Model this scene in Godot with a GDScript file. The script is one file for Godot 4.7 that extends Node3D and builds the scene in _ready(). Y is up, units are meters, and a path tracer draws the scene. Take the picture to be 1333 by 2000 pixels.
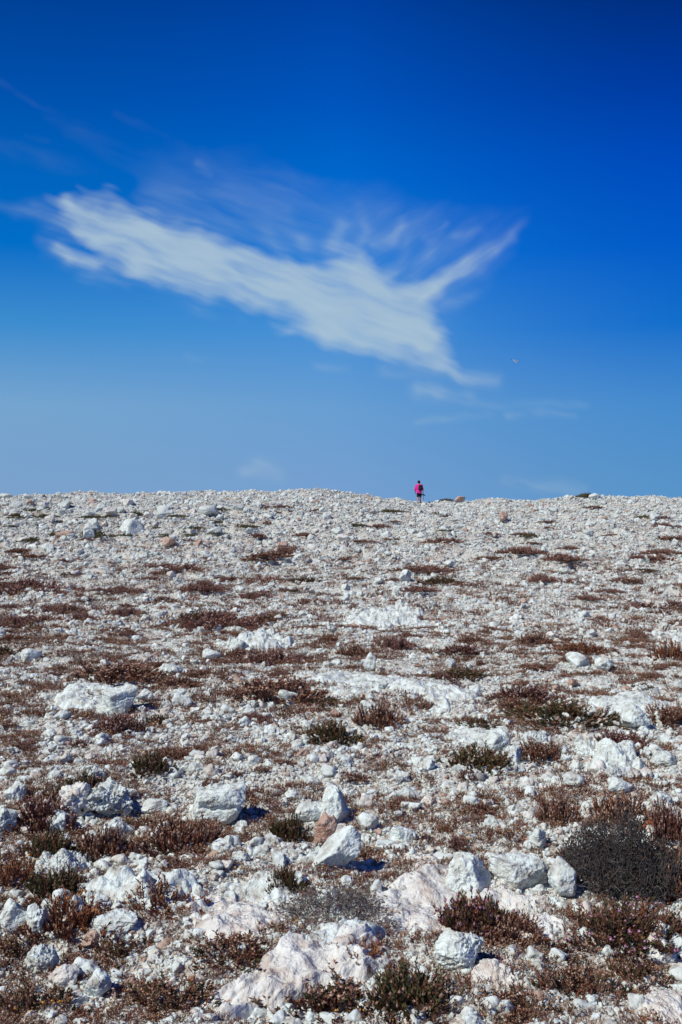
extends Node3D
# A stony limestone hillside under a deep blue sky: a walker in pink on the crest, a gull, rocks, dry heath.

const F := 1945.0            # focal length in pixels of the 1333 x 2000 photograph
const EYE := 1.62            # height of the lens above the ground
var rng := RandomNumberGenerator.new()
var noise := FastNoiseLite.new()
var cells := FastNoiseLite.new()
var used := {}
var ico := {}
var t0 := 0

# ------------------------------------------------------------------ small helpers
func stage(what: String) -> void:
	print("%s %d ms" % [what, Time.get_ticks_msec() - t0])

func rf(a: float, b: float) -> float:
	return rng.randf_range(a, b)

func lin(r: float, g: float, b: float) -> Color:     # an sRGB colour (0..255) as linear values
	return Color(r / 255.0, g / 255.0, b / 255.0).srgb_to_linear()

func numbered(called: String) -> String:
	var n: int = used.get(called, 0)
	used[called] = n + 1
	return called if n == 0 else "%s_%03d" % [called, n]

func tag(o: Node, label: String, category: String, group := "", kind := "") -> void:
	o.set_meta("label", label)
	o.set_meta("category", category)
	if group:
		o.set_meta("group", group)
	if kind:
		o.set_meta("kind", kind)

func part(called: String, m: Mesh, mat: Material, parent: Node) -> MeshInstance3D:
	var o := MeshInstance3D.new()
	o.name = called
	o.mesh = m
	o.material_override = mat
	parent.add_child(o, true)
	return o

func thing(called: String, at: Vector3) -> Node3D:
	var o := Node3D.new()
	o.name = numbered(called)
	o.position = at
	add_child(o)
	return o

func array_mesh(v: PackedVector3Array, n, c, idx) -> ArrayMesh:
	var a := []
	a.resize(Mesh.ARRAY_MAX)
	a[Mesh.ARRAY_VERTEX] = v
	if n != null:
		a[Mesh.ARRAY_NORMAL] = n
	if c != null:
		a[Mesh.ARRAY_COLOR] = c
	if idx != null:
		a[Mesh.ARRAY_INDEX] = idx
	var m := ArrayMesh.new()
	m.add_surface_from_arrays(Mesh.PRIMITIVE_TRIANGLES, a)
	return m

# ------------------------------------------------------------------ the lie of the land
var ridge_px := [-700.0, 0.0, 60.0, 130.0, 250.0, 400.0, 620.0, 700.0, 760.0, 820.0, 900.0, 1000.0, 1100.0, 1170.0, 1333.0, 2000.0]
var ridge_up := [8.0, 14.0, 11.0, 19.0, 18.0, 20.0, 24.0, 17.0, 7.0, -1.0, 2.0, 4.0, 6.0, 10.0, 9.0, 4.0]

func ridge(x: float) -> float:
	var px := x * F / 76.0 + 666.5
	if px <= ridge_px[0]:
		return ridge_up[0] * 0.039
	for i in range(1, ridge_px.size()):
		if px < ridge_px[i]:
			var t: float = (px - ridge_px[i - 1]) / (ridge_px[i] - ridge_px[i - 1])
			return lerpf(ridge_up[i - 1], ridge_up[i], smoothstep(0.0, 1.0, t)) * 0.039
	return ridge_up[-1] * 0.039

func profile(d: float) -> float:
	if d < 10.0:
		return 0.0
	if d < 76.0:
		return 2.12 * pow((d - 10.0) / 66.0, 1.5)
	var s := 1.5 * 2.12 / 66.0
	var e := d - 76.0
	if e < 14.0:
		return 2.12 + s * e - 0.5 * (s + 0.15) / 14.0 * e * e
	return 2.12 + s * 14.0 - 0.5 * (s + 0.15) * 14.0 - 0.15 * (e - 14.0)

func height(x: float, z: float) -> float:
	var d := -z
	var near := smoothstep(0.5, 3.5, Vector2(x, z).length())
	var far := smoothstep(9.0, 40.0, d)
	var h := profile(d) + ridge(x) * smoothstep(22.0, 74.0, d)
	h += noise.get_noise_2d(x * 0.22, z * 0.35) * (0.05 + 0.22 * far) * near
	h += noise.get_noise_2d(x * 0.9 + 40.0, z * 1.5) * (0.045 + 0.13 * far) * near
	h += noise.get_noise_2d(x * 4.0, z * 4.6 + 90.0) * (0.022 + 0.05 * far) * near
	return h

func eye() -> Vector3:
	return Vector3(0.0, EYE, 0.0)

func spot(px: float, py: float) -> Vector3:            # where the sight line of a photo pixel meets the ground
	var dir := Vector3((px - 666.5) / F, (1000.0 - py) / F, -1.0)
	var t := 1.5
	while t < 82.0:
		var p := eye() + dir * t
		if p.y < height(p.x, p.z):
			break
		t *= 1.02
	var a := t / 1.02
	for i in 8:
		var m := (a + t) * 0.5
		var p := eye() + dir * m
		if p.y < height(p.x, p.z):
			t = m
		else:
			a = m
	var q := eye() + dir * t
	return Vector3(q.x, height(q.x, q.z), q.z)

func bare(x: float, z: float) -> float:                # how thickly plants grow here, 0..1
	var d := -z
	var m := 0.30
	if d < 4.2:
		m = 0.74
	elif d < 6.0:
		m = lerpf(0.74, 0.48, (d - 4.2) / 1.8)
	elif d < 10.0:
		m = 0.42 - 0.10 * smoothstep(0.0, 1.2, x)
	elif d < 30.0:
		m = 0.42
	else:
		m = lerpf(0.42, 0.16, smoothstep(30.0, 50.0, d))
	m += 0.12 * smoothstep(0.0, -0.28, x / maxf(d, 1.0)) * smoothstep(30.0, 10.0, d)
	var k := noise.get_noise_2d(x * 1.3 + 300.0, z * 1.7) * 0.6 + noise.get_noise_2d(x * 4.5 - 70.0, z * 4.5) * 0.4
	return clampf(m + k * 1.1, 0.0, 1.0)

# ------------------------------------------------------------------ rock shapes
func icosphere(level: int) -> Array:
	if ico.has(level):
		return ico[level]
	var v := PackedVector3Array()
	var f := PackedInt32Array()
	if level == 0:
		var t := (1.0 + sqrt(5.0)) / 2.0
		for p in [[-1, t, 0], [1, t, 0], [-1, -t, 0], [1, -t, 0], [0, -1, t], [0, 1, t], [0, -1, -t], [0, 1, -t], [t, 0, -1], [t, 0, 1], [-t, 0, -1], [-t, 0, 1]]:
			v.append(Vector3(p[0], p[1], p[2]).normalized())
		f = PackedInt32Array([0, 5, 11, 0, 1, 5, 0, 7, 1, 0, 10, 7, 0, 11, 10, 1, 9, 5, 5, 4, 11, 11, 2, 10, 10, 6, 7, 7, 8, 1, 3, 4, 9, 3, 2, 4, 3, 6, 2, 3, 8, 6, 3, 9, 8, 4, 5, 9, 2, 11, 4, 6, 10, 2, 8, 7, 6, 9, 1, 8])
	else:
		var lower := icosphere(level - 1)
		v = lower[0].duplicate()
		var old: PackedInt32Array = lower[1]
		var mids := {}
		for i in range(0, old.size(), 3):
			var m := [0, 0, 0]
			for k in 3:
				var a := old[i + k]
				var b := old[i + (k + 1) % 3]
				var key := mini(a, b) * 100000 + maxi(a, b)
				if not mids.has(key):
					mids[key] = v.size()
					v.append((v[a] + v[b]).normalized())
				m[k] = mids[key]
			f.append_array([old[i], m[0], m[2], m[0], old[i + 1], m[1], m[2], m[1], old[i + 2], m[0], m[1], m[2]])
	ico[level] = [v, f]
	return ico[level]

func smooth_normals(v: PackedVector3Array, f: PackedInt32Array) -> PackedVector3Array:
	var n := PackedVector3Array()
	n.resize(v.size())
	for i in range(0, f.size(), 3):
		var a := f[i]
		var b := f[i + 1]
		var c := f[i + 2]
		var q := (v[c] - v[a]).cross(v[b] - v[a])      # clockwise faces
		n[a] += q
		n[b] += q
		n[c] += q
	for i in n.size():
		n[i] = n[i].normalized()
	return n

# A weathered stone of about unit radius: planes cut its faces, noise roughens them.
func rock_mesh(seed_of: int, faces: int, sharp: float, rough: float, level: int, size := Vector3.ONE, form := "", flat := false) -> ArrayMesh:
	var r := RandomNumberGenerator.new()
	r.seed = seed_of
	var pn := PackedVector3Array()
	var pd := PackedFloat32Array()
	if form == "block":
		for n in [Vector3.RIGHT, Vector3.LEFT, Vector3.UP, Vector3.DOWN, Vector3.BACK, Vector3.FORWARD]:
			pn.append((n + Vector3(r.randfn(), r.randfn(), r.randfn()) * 0.13).normalized())
			pd.append(r.randf_range(0.66, 0.78))
		faces = 11
	elif form == "peak":
		for n in [Vector3(-0.75, 0.62, 0.30), Vector3(0.92, 0.42, 0.12), Vector3(-0.1, 0.45, 0.9), Vector3(0.1, 0.5, -0.9), Vector3(-0.95, 0.1, -0.2)]:
			pn.append((n + Vector3(r.randfn(), r.randfn(), r.randfn()) * 0.10).normalized())
			pd.append(r.randf_range(0.52, 0.64))
		pn.append(Vector3(0.1, 1.0, 0.1).normalized())
		pd.append(0.64)
		pn.append(Vector3.DOWN)
		pd.append(0.55)
		faces = 10
	elif form == "slab":
		pn = PackedVector3Array([Vector3(0.06, 1, 0.05).normalized(), Vector3.DOWN])
		pd = PackedFloat32Array([0.62, 0.62])
		faces = maxi(faces, 9)
	for i in range(pn.size(), faces):
		var y := 1.0 - 2.0 * (i + 0.5) / faces
		var a := i * 2.39996 + r.randf() * 0.9
		var s := sqrt(1.0 - y * y)
		pn.append((Vector3(cos(a) * s, y, sin(a) * s) + Vector3(r.randfn(), r.randfn(), r.randfn()) * 0.16).normalized())
		pd.append(r.randf_range(0.68, 1.0))
	var base := icosphere(level)
	var src: PackedVector3Array = base[0]
	var v := PackedVector3Array()
	v.resize(src.size())
	var off := Vector3(r.randf(), r.randf(), r.randf()) * 100.0
	for i in src.size():
		var u := src[i]
		var sum := 0.0
		for k in faces:
			var q := u.dot(pn[k]) / pd[k]
			if q > 0.35:
				sum += pow(q, sharp)
		var rad := pow(maxf(sum, 0.0001), -1.0 / sharp)
		rad = minf(rad, 1.35)
		var p := u * rad
		var w := p + off
		var m := noise.get_noise_3dv(w * 1.2) * 0.55
		m += (0.35 - absf(noise.get_noise_3dv(w * 2.6))) * 0.5
		if level >= 3:
			m += (0.3 - absf(noise.get_noise_3dv(w * 6.0))) * 0.26 + noise.get_noise_3dv(w * 13.0) * 0.13
		if level >= 4:
			m += (0.25 - absf(noise.get_noise_3dv(w * 22.0))) * 0.10 + cells.get_noise_3dv(w * 2.4 + Vector3.ONE * noise.get_noise_3dv(w * 4.0) * 0.25) * 0.30 + cells.get_noise_3dv(w * 6.0) * 0.10
		p += u * (m * rough)
		if form == "block":
			var g := absf(p.y - 0.26 - p.x * 0.10 - noise.get_noise_2d(p.x * 3.0, p.z * 3.0) * 0.08)
			if p.z > -0.2:
				p -= u * 0.13 * exp(-g * g / 0.0045) * smoothstep(-0.75, -0.2, p.x)
		v[i] = p
	var lo := v[0]
	var hi := v[0]
	for p in v:
		lo = lo.min(p)
		hi = hi.max(p)
	var mid := (lo + hi) * 0.5
	var fit := Vector3(2, 2, 2) / (hi - lo) * size
	for i in v.size():
		v[i] = (v[i] - mid) * fit
	var f: PackedInt32Array = base[1]
	if flat:
		var fv := PackedVector3Array()
		fv.resize(f.size())
		for i in f.size():
			fv[i] = v[f[i]]
		return array_mesh(fv, null, null, null)
	return array_mesh(v, smooth_normals(v, f), null, f)

# ------------------------------------------------------------------ plant shapes
class Plant:
	var v := PackedVector3Array()
	var c := PackedColorArray()
	func tri(a: Vector3, b: Vector3, d: Vector3, col: Color) -> void:
		v.append(a); v.append(b); v.append(d)
		c.append(col); c.append(col); c.append(col)
	func tube(a: Vector3, b: Vector3, ra: float, rb: float, col: Color) -> void:
		var w := (b - a).normalized()
		var s := w.cross(Vector3(0.31, 0.2, 0.93)).normalized()
		var t := w.cross(s)
		for k in 3:
			var e := s * cos(k * TAU / 3.0) + t * sin(k * TAU / 3.0)
			var g := s * cos((k + 1) * TAU / 3.0) + t * sin((k + 1) * TAU / 3.0)
			tri(a + e * ra, b + e * rb, a + g * ra, col)
			tri(b + e * rb, b + g * rb, a + g * ra, col)
	func bead(p: Vector3, r: float, col: Color, tall := 1.0) -> void:
		var q := [p + Vector3(r, 0, 0), p + Vector3(0, 0, r), p - Vector3(r, 0, 0), p - Vector3(0, 0, r)]
		var up := p + Vector3(0, r * tall, 0)
		var dn := p - Vector3(0, r * tall, 0)
		for k in 4:
			tri(q[k], up, q[(k + 1) % 4], col)
			tri(q[(k + 1) % 4], dn, q[k], col)
	func leaf(p: Vector3, dir: Vector3, side: Vector3, l: float, w: float, col: Color) -> void:
		var m := p + dir * l * 0.5
		tri(p, m + side * w, p + dir * l, col)
		tri(p, p + dir * l, m - side * w, col)
	func mesh() -> ArrayMesh:
		var a := []
		a.resize(Mesh.ARRAY_MAX)
		a[Mesh.ARRAY_VERTEX] = v
		a[Mesh.ARRAY_COLOR] = c
		var m := ArrayMesh.new()
		m.add_surface_from_arrays(Mesh.PRIMITIVE_TRIANGLES, a)
		return m

func sprig(fol: Plant, wood: Plant, p: Vector3, dir: Vector3, l: float, col: Color, stem: Color, leaves: int, leaf_l: float) -> Vector3:
	var mid := p + dir * l * 0.5
	var d2 := (dir + Vector3(rf(-0.25, 0.25), rf(0.0, 0.3), rf(-0.25, 0.25))).normalized()
	var tip := mid + d2 * l * 0.5
	wood.tube(p, mid, l * 0.022, l * 0.018, stem)
	wood.tube(mid, tip, l * 0.018, l * 0.007, stem)
	for i in leaves:
		var t := 0.28 + 0.72 * (i + rng.randf()) / leaves
		var q := p.lerp(mid, t * 2.0) if t < 0.5 else mid.lerp(tip, t * 2.0 - 1.0)
		var a := i * 2.4 + rng.randf()
		var out := Vector3(cos(a), 0.0, sin(a))
		var ld := (out * 0.5 + dir * rf(0.7, 1.2)).normalized()
		var side := ld.cross(Vector3(rf(-1, 1), rf(-0.3, 1), rf(-1, 1))).normalized()
		var k := rf(0.75, 1.25)
		fol.leaf(q, ld, side, leaf_l * rf(0.7, 1.3), leaf_l * 0.2, Color(col.r * k, col.g * k, col.b * k))
	return tip

func pick(list: Array) -> Color:
	return list[rng.randi() % list.size()]

var russet := [Color(0.198, 0.084, 0.053), Color(0.125, 0.057, 0.041), Color(0.250, 0.094, 0.050), Color(0.250, 0.128, 0.092), Color(0.156, 0.084, 0.065), Color(0.374, 0.227, 0.159)]
var heathy := [Color(0.27, 0.125, 0.090), Color(0.21, 0.095, 0.070), Color(0.34, 0.19, 0.15), Color(0.30, 0.13, 0.08), Color(0.24, 0.12, 0.11)]
var olive := [Color(0.089, 0.079, 0.033), Color(0.062, 0.065, 0.031), Color(0.125, 0.074, 0.038), Color(0.156, 0.074, 0.043)]
var plum := [Color(0.155, 0.059, 0.045), Color(0.204, 0.091, 0.070), Color(0.108, 0.043, 0.032), Color(0.263, 0.149, 0.106)]
var ember := [Color(0.291, 0.099, 0.043), Color(0.218, 0.079, 0.041), Color(0.156, 0.059, 0.038), Color(0.354, 0.168, 0.087), Color(0.208, 0.099, 0.067)]
var moss := [Color(0.24, 0.20, 0.12), Color(0.130, 0.127, 0.058), Color(0.098, 0.104, 0.046), Color(0.182, 0.150, 0.078)]

# A low cushion shrub of footprint radius 1 (times size.x), returned as {foliage, twigs, buds}
func cushion(seed_of: int, count: int, size: Vector3, cols: Array, leaves: int, leaf_l: float, buds: float, bud_col: Color, bud_r: float) -> Dictionary:
	rng.seed = seed_of
	var fol := Plant.new()
	var wood := Plant.new()
	var bud := Plant.new()
	var off := rng.randf() * 50.0
	for i in count:
		var a := rng.randf() * TAU
		var edge := 0.80 + noise.get_noise_2d(cos(a) * 1.8 + off, sin(a) * 1.8) * 0.85 + noise.get_noise_2d(cos(a) * 5.0, sin(a) * 5.0 + off) * 0.25
		var r := sqrt(rng.randf()) * edge
		if noise.get_noise_2d(cos(a) * r * 2.6 + off * 3.0, sin(a) * r * 2.6) < -0.38 + 0.25 * (1.0 - r):
			continue
		var lump := 0.75 + noise.get_noise_2d(cos(a) * r * 3.0 - off, sin(a) * r * 3.0) * 0.8
		var p := Vector3(cos(a) * r * size.x, -0.03 * size.y, sin(a) * r * size.z)
		var dir := (Vector3(cos(a), 0, sin(a)) * r * 0.75 + Vector3(rf(-0.4, 0.4), 1.0, rf(-0.4, 0.4))).normalized()
		var l := size.y * clampf(lump, 0.3, 1.3) * (1.0 - 0.55 * r * r) * rf(0.65, 1.15)
		var col := pick(cols)
		var tip := sprig(fol, wood, p, dir, l, col, Color(0.10, 0.06, 0.045) * rf(0.6, 1.3), leaves, leaf_l)
		if rng.randf() < buds:
			var k := rf(0.7, 1.2)
			bud.bead(tip, bud_r * rf(0.7, 1.3), Color(bud_col.r * k, bud_col.g * k, bud_col.b * k), 1.25)
	var out := {"tall": size.y, "foliage": fol.mesh(), "twigs": wood.mesh()}
	if bud.v.size():
		out["flower_heads"] = bud.mesh()
	return out

func twig_bush(seed_of: int, count: int, size: Vector3, dark: float) -> Dictionary:
	rng.seed = seed_of
	var wood := Plant.new()
	var fol := Plant.new()
	for i in count:
		var a := rng.randf() * TAU
		var r := sqrt(rng.randf())
		var p := Vector3(cos(a) * r * size.x * 0.9, -0.01, sin(a) * r * size.z * 0.9)
		p.y += size.y * maxf(0.0, 0.9 - 0.9 * r * r) * rng.randf() * (0.8 + 0.8 * noise.get_noise_2d(p.x * 2.2, p.z * 2.2))
		var dir := Vector3(cos(a) * r + rf(-0.7, 0.7), rf(0.15, 1.0), sin(a) * r + rf(-0.7, 0.7)).normalized()
		var steps := rng.randi_range(6, 11)
		var l := size.x * rf(0.03, 0.065)
		var k := rf(0.5, 1.5) * dark
		var col := Color(0.155 * k, 0.138 * k, 0.132 * k)
		var rad := size.x * rf(0.005, 0.012)
		for s in steps:
			var q := p + dir * l
			wood.tube(p, q, rad, rad * 0.85, col)
			rad *= 0.86
			p = q
			var lid := size.y * (1.0 - 0.6 * Vector2(p.x / size.x, p.z / size.z).length_squared())
			dir = (dir + Vector3(rf(-1.0, 1.0), rf(-0.75, 0.75) - (0.8 if p.y > lid else 0.0) + (0.6 if p.y < 0.0 else 0.0), rf(-0.8, 0.8))).normalized()
		if rng.randf() < 0.7:
			for j in 5:
				var ld := Vector3(rf(-1, 1), rf(0.0, 1), rf(-1, 1)).normalized()
				var g := rf(0.4, 1.2) * dark
				fol.leaf(p, ld, ld.cross(Vector3(0.3, 0.8, 0.5)).normalized(), size.x * 0.035, size.x * 0.01, Color(0.13 * g, 0.085 * g, 0.065 * g))
	return {"tall": size.y, "twigs": wood.mesh(), "foliage": fol.mesh()}

# ------------------------------------------------------------------ bodies from a distance field
# bones: [from, to, radius there, radius here]; clips: [point, outward normal]
func body_mesh(bones: Array, cell: float, blend: float, clips := [], feathers := false) -> ArrayMesh:
	var lo := Vector3.INF
	var hi := -Vector3.INF
	for b in bones:
		var m: float = maxf(b[2], b[3]) + cell * 3.0 + blend
		for k in 2:
			lo = lo.min(b[k] - Vector3.ONE * m)
			hi = hi.max(b[k] + Vector3.ONE * m)
	var nx := int((hi.x - lo.x) / cell) + 2
	var ny := int((hi.y - lo.y) / cell) + 2
	var nz := int((hi.z - lo.z) / cell) + 2
	var fld := PackedFloat32Array()
	fld.resize(nx * ny * nz)
	fld.fill(0.2)
	for b in bones:
		var a: Vector3 = b[0]
		var e: Vector3 = b[1]
		var ra: float = b[2]
		var rb: float = b[3]
		var m := maxf(ra, rb) + blend + cell * 2.0
		var l := ((a.min(e) - Vector3.ONE * m - lo) / cell).floor()
		var h := ((a.max(e) + Vector3.ONE * m - lo) / cell).ceil()
		var ab := e - a
		var ll := maxf(ab.length_squared(), 1e-9)
		for k in range(maxi(0, int(l.z)), mini(nz, int(h.z) + 1)):
			for j in range(maxi(0, int(l.y)), mini(ny, int(h.y) + 1)):
				for i in range(maxi(0, int(l.x)), mini(nx, int(h.x) + 1)):
					var p := lo + Vector3(i, j, k) * cell
					var t := clampf((p - a).dot(ab) / ll, 0.0, 1.0)
					var d := (p - a - ab * t).length() - lerpf(ra, rb, t)
					var at := (k * ny + j) * nx + i
					var o := fld[at]
					var q := maxf(blend - absf(o - d), 0.0) / blend
					fld[at] = minf(o, d) - q * q * blend * 0.25
	for cl in clips:
		for k in nz:
			for j in ny:
				for i in nx:
					var at := (k * ny + j) * nx + i
					if fld[at] < 0.05:
						fld[at] = maxf(fld[at], (lo + Vector3(i, j, k) * cell - cl[0]).dot(cl[1]))
	var v := PackedVector3Array()
	var ids := {}
	var sx := 1
	var sy := nx
	var sz := nx * ny
	var f := PackedInt32Array()
	for k in nz - 1:
		for j in ny - 1:
			for i in nx - 1:
				var at := k * sz + j * sy + i
				var c0 := fld[at] < 0.0
				if c0 == (fld[at + 1] < 0.0) and c0 == (fld[at + sy] < 0.0) and c0 == (fld[at + sz] < 0.0) and c0 == (fld[at + 1 + sy] < 0.0) and c0 == (fld[at + 1 + sz] < 0.0) and c0 == (fld[at + sy + sz] < 0.0) and c0 == (fld[at + 1 + sy + sz] < 0.0):
					continue
				var sum := Vector3.ZERO
				var n := 0
				for e in 12:
					var ax := e / 4
					var u := e % 2
					var w := (e / 2) % 2
					var o := Vector3i(0, u, w) if ax == 0 else (Vector3i(u, 0, w) if ax == 1 else Vector3i(u, w, 0))
					var p := at + o.x + o.y * sy + o.z * sz
					var q := p + (1 if ax == 0 else (sy if ax == 1 else sz))
					var fa := fld[p]
					var fb := fld[q]
					if (fa < 0.0) != (fb < 0.0):
						var t := fa / (fa - fb)
						var vv := Vector3(o)
						vv[ax] += t
						sum += vv
						n += 1
				ids[at] = v.size()
				v.append(lo + (Vector3(i, j, k) + sum / n) * cell)
	for at in ids:
		var s0: float = fld[at]
		for ax in 3:
			var st: int = sx if ax == 0 else (sy if ax == 1 else sz)
			var s1: int = sy if ax == 0 else (sz if ax == 1 else sx)
			var s2: int = sz if ax == 0 else (sx if ax == 1 else sy)
			var e: float = fld[at + st]
			if (s0 < 0.0) == (e < 0.0):
				continue
			if not (ids.has(at - s1) and ids.has(at - s2) and ids.has(at - s1 - s2)):
				continue
			var a: int = ids[at]
			var b: int = ids[at - s1]
			var c: int = ids[at - s1 - s2]
			var d: int = ids[at - s2]
			if s0 < 0.0:
				f.append_array([a, c, b, a, d, c])
			else:
				f.append_array([a, b, c, a, c, d])
	var cols = null
	if feathers:
		cols = PackedColorArray()
		for p in v:
			cols.append(plumage(p))
	return array_mesh(v, smooth_normals(v, f), cols, f)

# ------------------------------------------------------------------ materials
func noise_tex(freq: float, octaves: int, ramp: Gradient, seed_of: int, size := 512, kind := FastNoiseLite.TYPE_SIMPLEX_SMOOTH) -> NoiseTexture2D:
	var n := FastNoiseLite.new()
	n.noise_type = kind
	n.seed = seed_of
	n.frequency = freq
	n.fractal_type = FastNoiseLite.FRACTAL_FBM
	n.fractal_octaves = octaves
	n.fractal_gain = 0.6
	var t := NoiseTexture2D.new()
	t.width = size
	t.height = size
	t.seamless = true
	t.noise = n
	if ramp:
		t.color_ramp = ramp
	return t

func gradient(stops: Array) -> Gradient:
	var g := Gradient.new()
	var o := PackedFloat32Array()
	var c := PackedColorArray()
	for s in stops:
		o.append(s[0])
		c.append(s[1])
	g.offsets = o
	g.colors = c
	return g

func stone_material(tint: Color, albedo: Texture2D, bump: Texture2D, scale: float, relief: float, vertex := false) -> StandardMaterial3D:
	var m := StandardMaterial3D.new()
	m.albedo_color = tint.linear_to_srgb()
	m.albedo_texture = albedo
	m.uv1_triplanar = true
	m.uv1_world_triplanar = true
	m.uv1_scale = Vector3.ONE * scale
	m.roughness = 0.92
	m.metallic_specular = 0.3
	if relief > 0.0:
		m.heightmap_enabled = true
		m.heightmap_texture = bump
		m.heightmap_scale = relief
	m.vertex_color_use_as_albedo = vertex
	return m

func plain(tint: Color, rough := 0.85, vertex := false) -> StandardMaterial3D:
	var m := StandardMaterial3D.new()
	m.albedo_color = tint.linear_to_srgb()
	m.roughness = rough
	m.metallic_specular = 0.3
	m.vertex_color_use_as_albedo = vertex
	return m

# ------------------------------------------------------------------ sky
var sky_el := [-2.0, 2.1, 5.9, 10.2, 14.4, 18.5, 22.4, 27.2, 40.0, 90.0]
var sky_l := [[128, 163, 203], [122, 162, 203], [118, 165, 207], [60, 140, 206], [0, 108, 198], [0, 96, 184], [0, 78, 168], [0, 60, 142], [0, 52, 130], [0, 50, 128]]
var sky_c := [[124, 161, 206], [115, 159, 208], [104, 158, 210], [72, 144, 214], [18, 122, 212], [0, 104, 204], [0, 84, 188], [0, 66, 162], [0, 54, 138], [0, 50, 128]]
var sky_r := [[92, 150, 200], [82, 145, 200], [66, 137, 205], [0, 106, 202], [0, 86, 198], [0, 70, 186], [0, 54, 156], [0, 38, 110], [0, 40, 112], [0, 50, 128]]

func sky_row(tab: Array, el: float) -> Color:
	if el <= sky_el[0]:
		return lin(tab[0][0], tab[0][1], tab[0][2])
	for i in range(1, sky_el.size()):
		if el < sky_el[i]:
			var t: float = (el - sky_el[i - 1]) / (sky_el[i] - sky_el[i - 1])
			return lin(tab[i - 1][0], tab[i - 1][1], tab[i - 1][2]).lerp(lin(tab[i][0], tab[i][1], tab[i][2]), t)
	return lin(tab[-1][0], tab[-1][1], tab[-1][2])

func clear_sky(el: float, az: float) -> Color:         # degrees; the air is darker away from the sun's side
	var s := sin(deg_to_rad(az)) / 0.33
	s = s / pow(1.0 + pow(absf(s), 4.0), 0.25)
	var c := sky_row(sky_c, el)
	return c.lerp(sky_row(sky_l, el), -s * 1.08) if s < 0.0 else c.lerp(sky_row(sky_r, el), s * 1.08)

func stamp(im: Image, pts: Array, w0: float, w1: float, i0: float, i1: float) -> void:
	var n := pts.size() / 2
	for k in n - 1:
		var a := Vector2(pts[k * 2], pts[k * 2 + 1]) / 4.0
		var b := Vector2(pts[k * 2 + 2], pts[k * 2 + 3]) / 4.0
		var ta := float(k) / (n - 1)
		var tb := float(k + 1) / (n - 1)
		var m := maxf(w0, w1) / 4.0 * 2.4 + 1.0
		for y in range(maxi(0, int(minf(a.y, b.y) - m)), mini(250, int(maxf(a.y, b.y) + m) + 1)):
			for x in range(maxi(0, int(minf(a.x, b.x) - m)), mini(340, int(maxf(a.x, b.x) + m) + 1)):
				var p := Vector2(x, y)
				var t := clampf((p - a).dot(b - a) / (b - a).length_squared(), 0.0, 1.0)
				var u := lerpf(ta, tb, t)
				var w := lerpf(w0, w1, u) / 4.0
				var d := (p - a.lerp(b, t)).length()
				var g := exp(-d * d / (w * w)) * lerpf(i0, i1, u)
				if g > 0.004:
					var o := im.get_pixel(x, y).r
					im.set_pixel(x, y, Color(maxf(o, g) + 0.35 * minf(o, g), 0, 0))

func poly_mask(pts: Array) -> Image:
	var im := Image.create(340, 250, false, Image.FORMAT_RF)
	var p := PackedVector2Array()
	for i in range(0, pts.size(), 2):
		p.append(Vector2(pts[i], pts[i + 1]) / 4.0)
	for y in 250:
		for x in 340:
			if Geometry2D.is_point_in_polygon(Vector2(x + 0.5, y + 0.5), p):
				im.set_pixel(x, y, Color(1, 0, 0))
	return im

func blurred(im: Image, by: int) -> Image:
	var o: Image = im.duplicate()
	o.resize(340 / by, 250 / by, Image.INTERPOLATE_LANCZOS)
	o.resize(340, 250, Image.INTERPOLATE_CUBIC)
	return o

func tap(im: Image, x: float, y: float) -> float:
	x = clampf(x / 4.0 - 0.5, 0.0, 338.0)
	y = clampf(y / 4.0 - 0.5, 0.0, 248.0)
	var i := int(x)
	var j := int(y)
	var u := x - i
	var w := y - j
	return lerpf(lerpf(im.get_pixel(i, j).r, im.get_pixel(i + 1, j).r, u), lerpf(im.get_pixel(i, j + 1).r, im.get_pixel(i + 1, j + 1).r, u), w)

func fibre(qx: float, qy: float, px: float, py: float, lean: float) -> float:
	var x := px * 0.5 + qx * 0.5
	var y := py * 0.6 + qy * 0.4
	var u := x * cos(lean) + y * sin(lean)
	var w := -x * sin(lean) + y * cos(lean)
	return 0.5 + 0.40 * noise.get_noise_2d(u / 190.0 + 11.0, w / 55.0) + 0.24 * noise.get_noise_2d(u / 120.0, w / 22.0 + 50.0) + 0.16 * noise.get_noise_2d(u / 90.0 + 31.0, w / 10.0) + 0.09 * noise.get_noise_2d(u / 60.0, w / 5.0 - 31.0)

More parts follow.
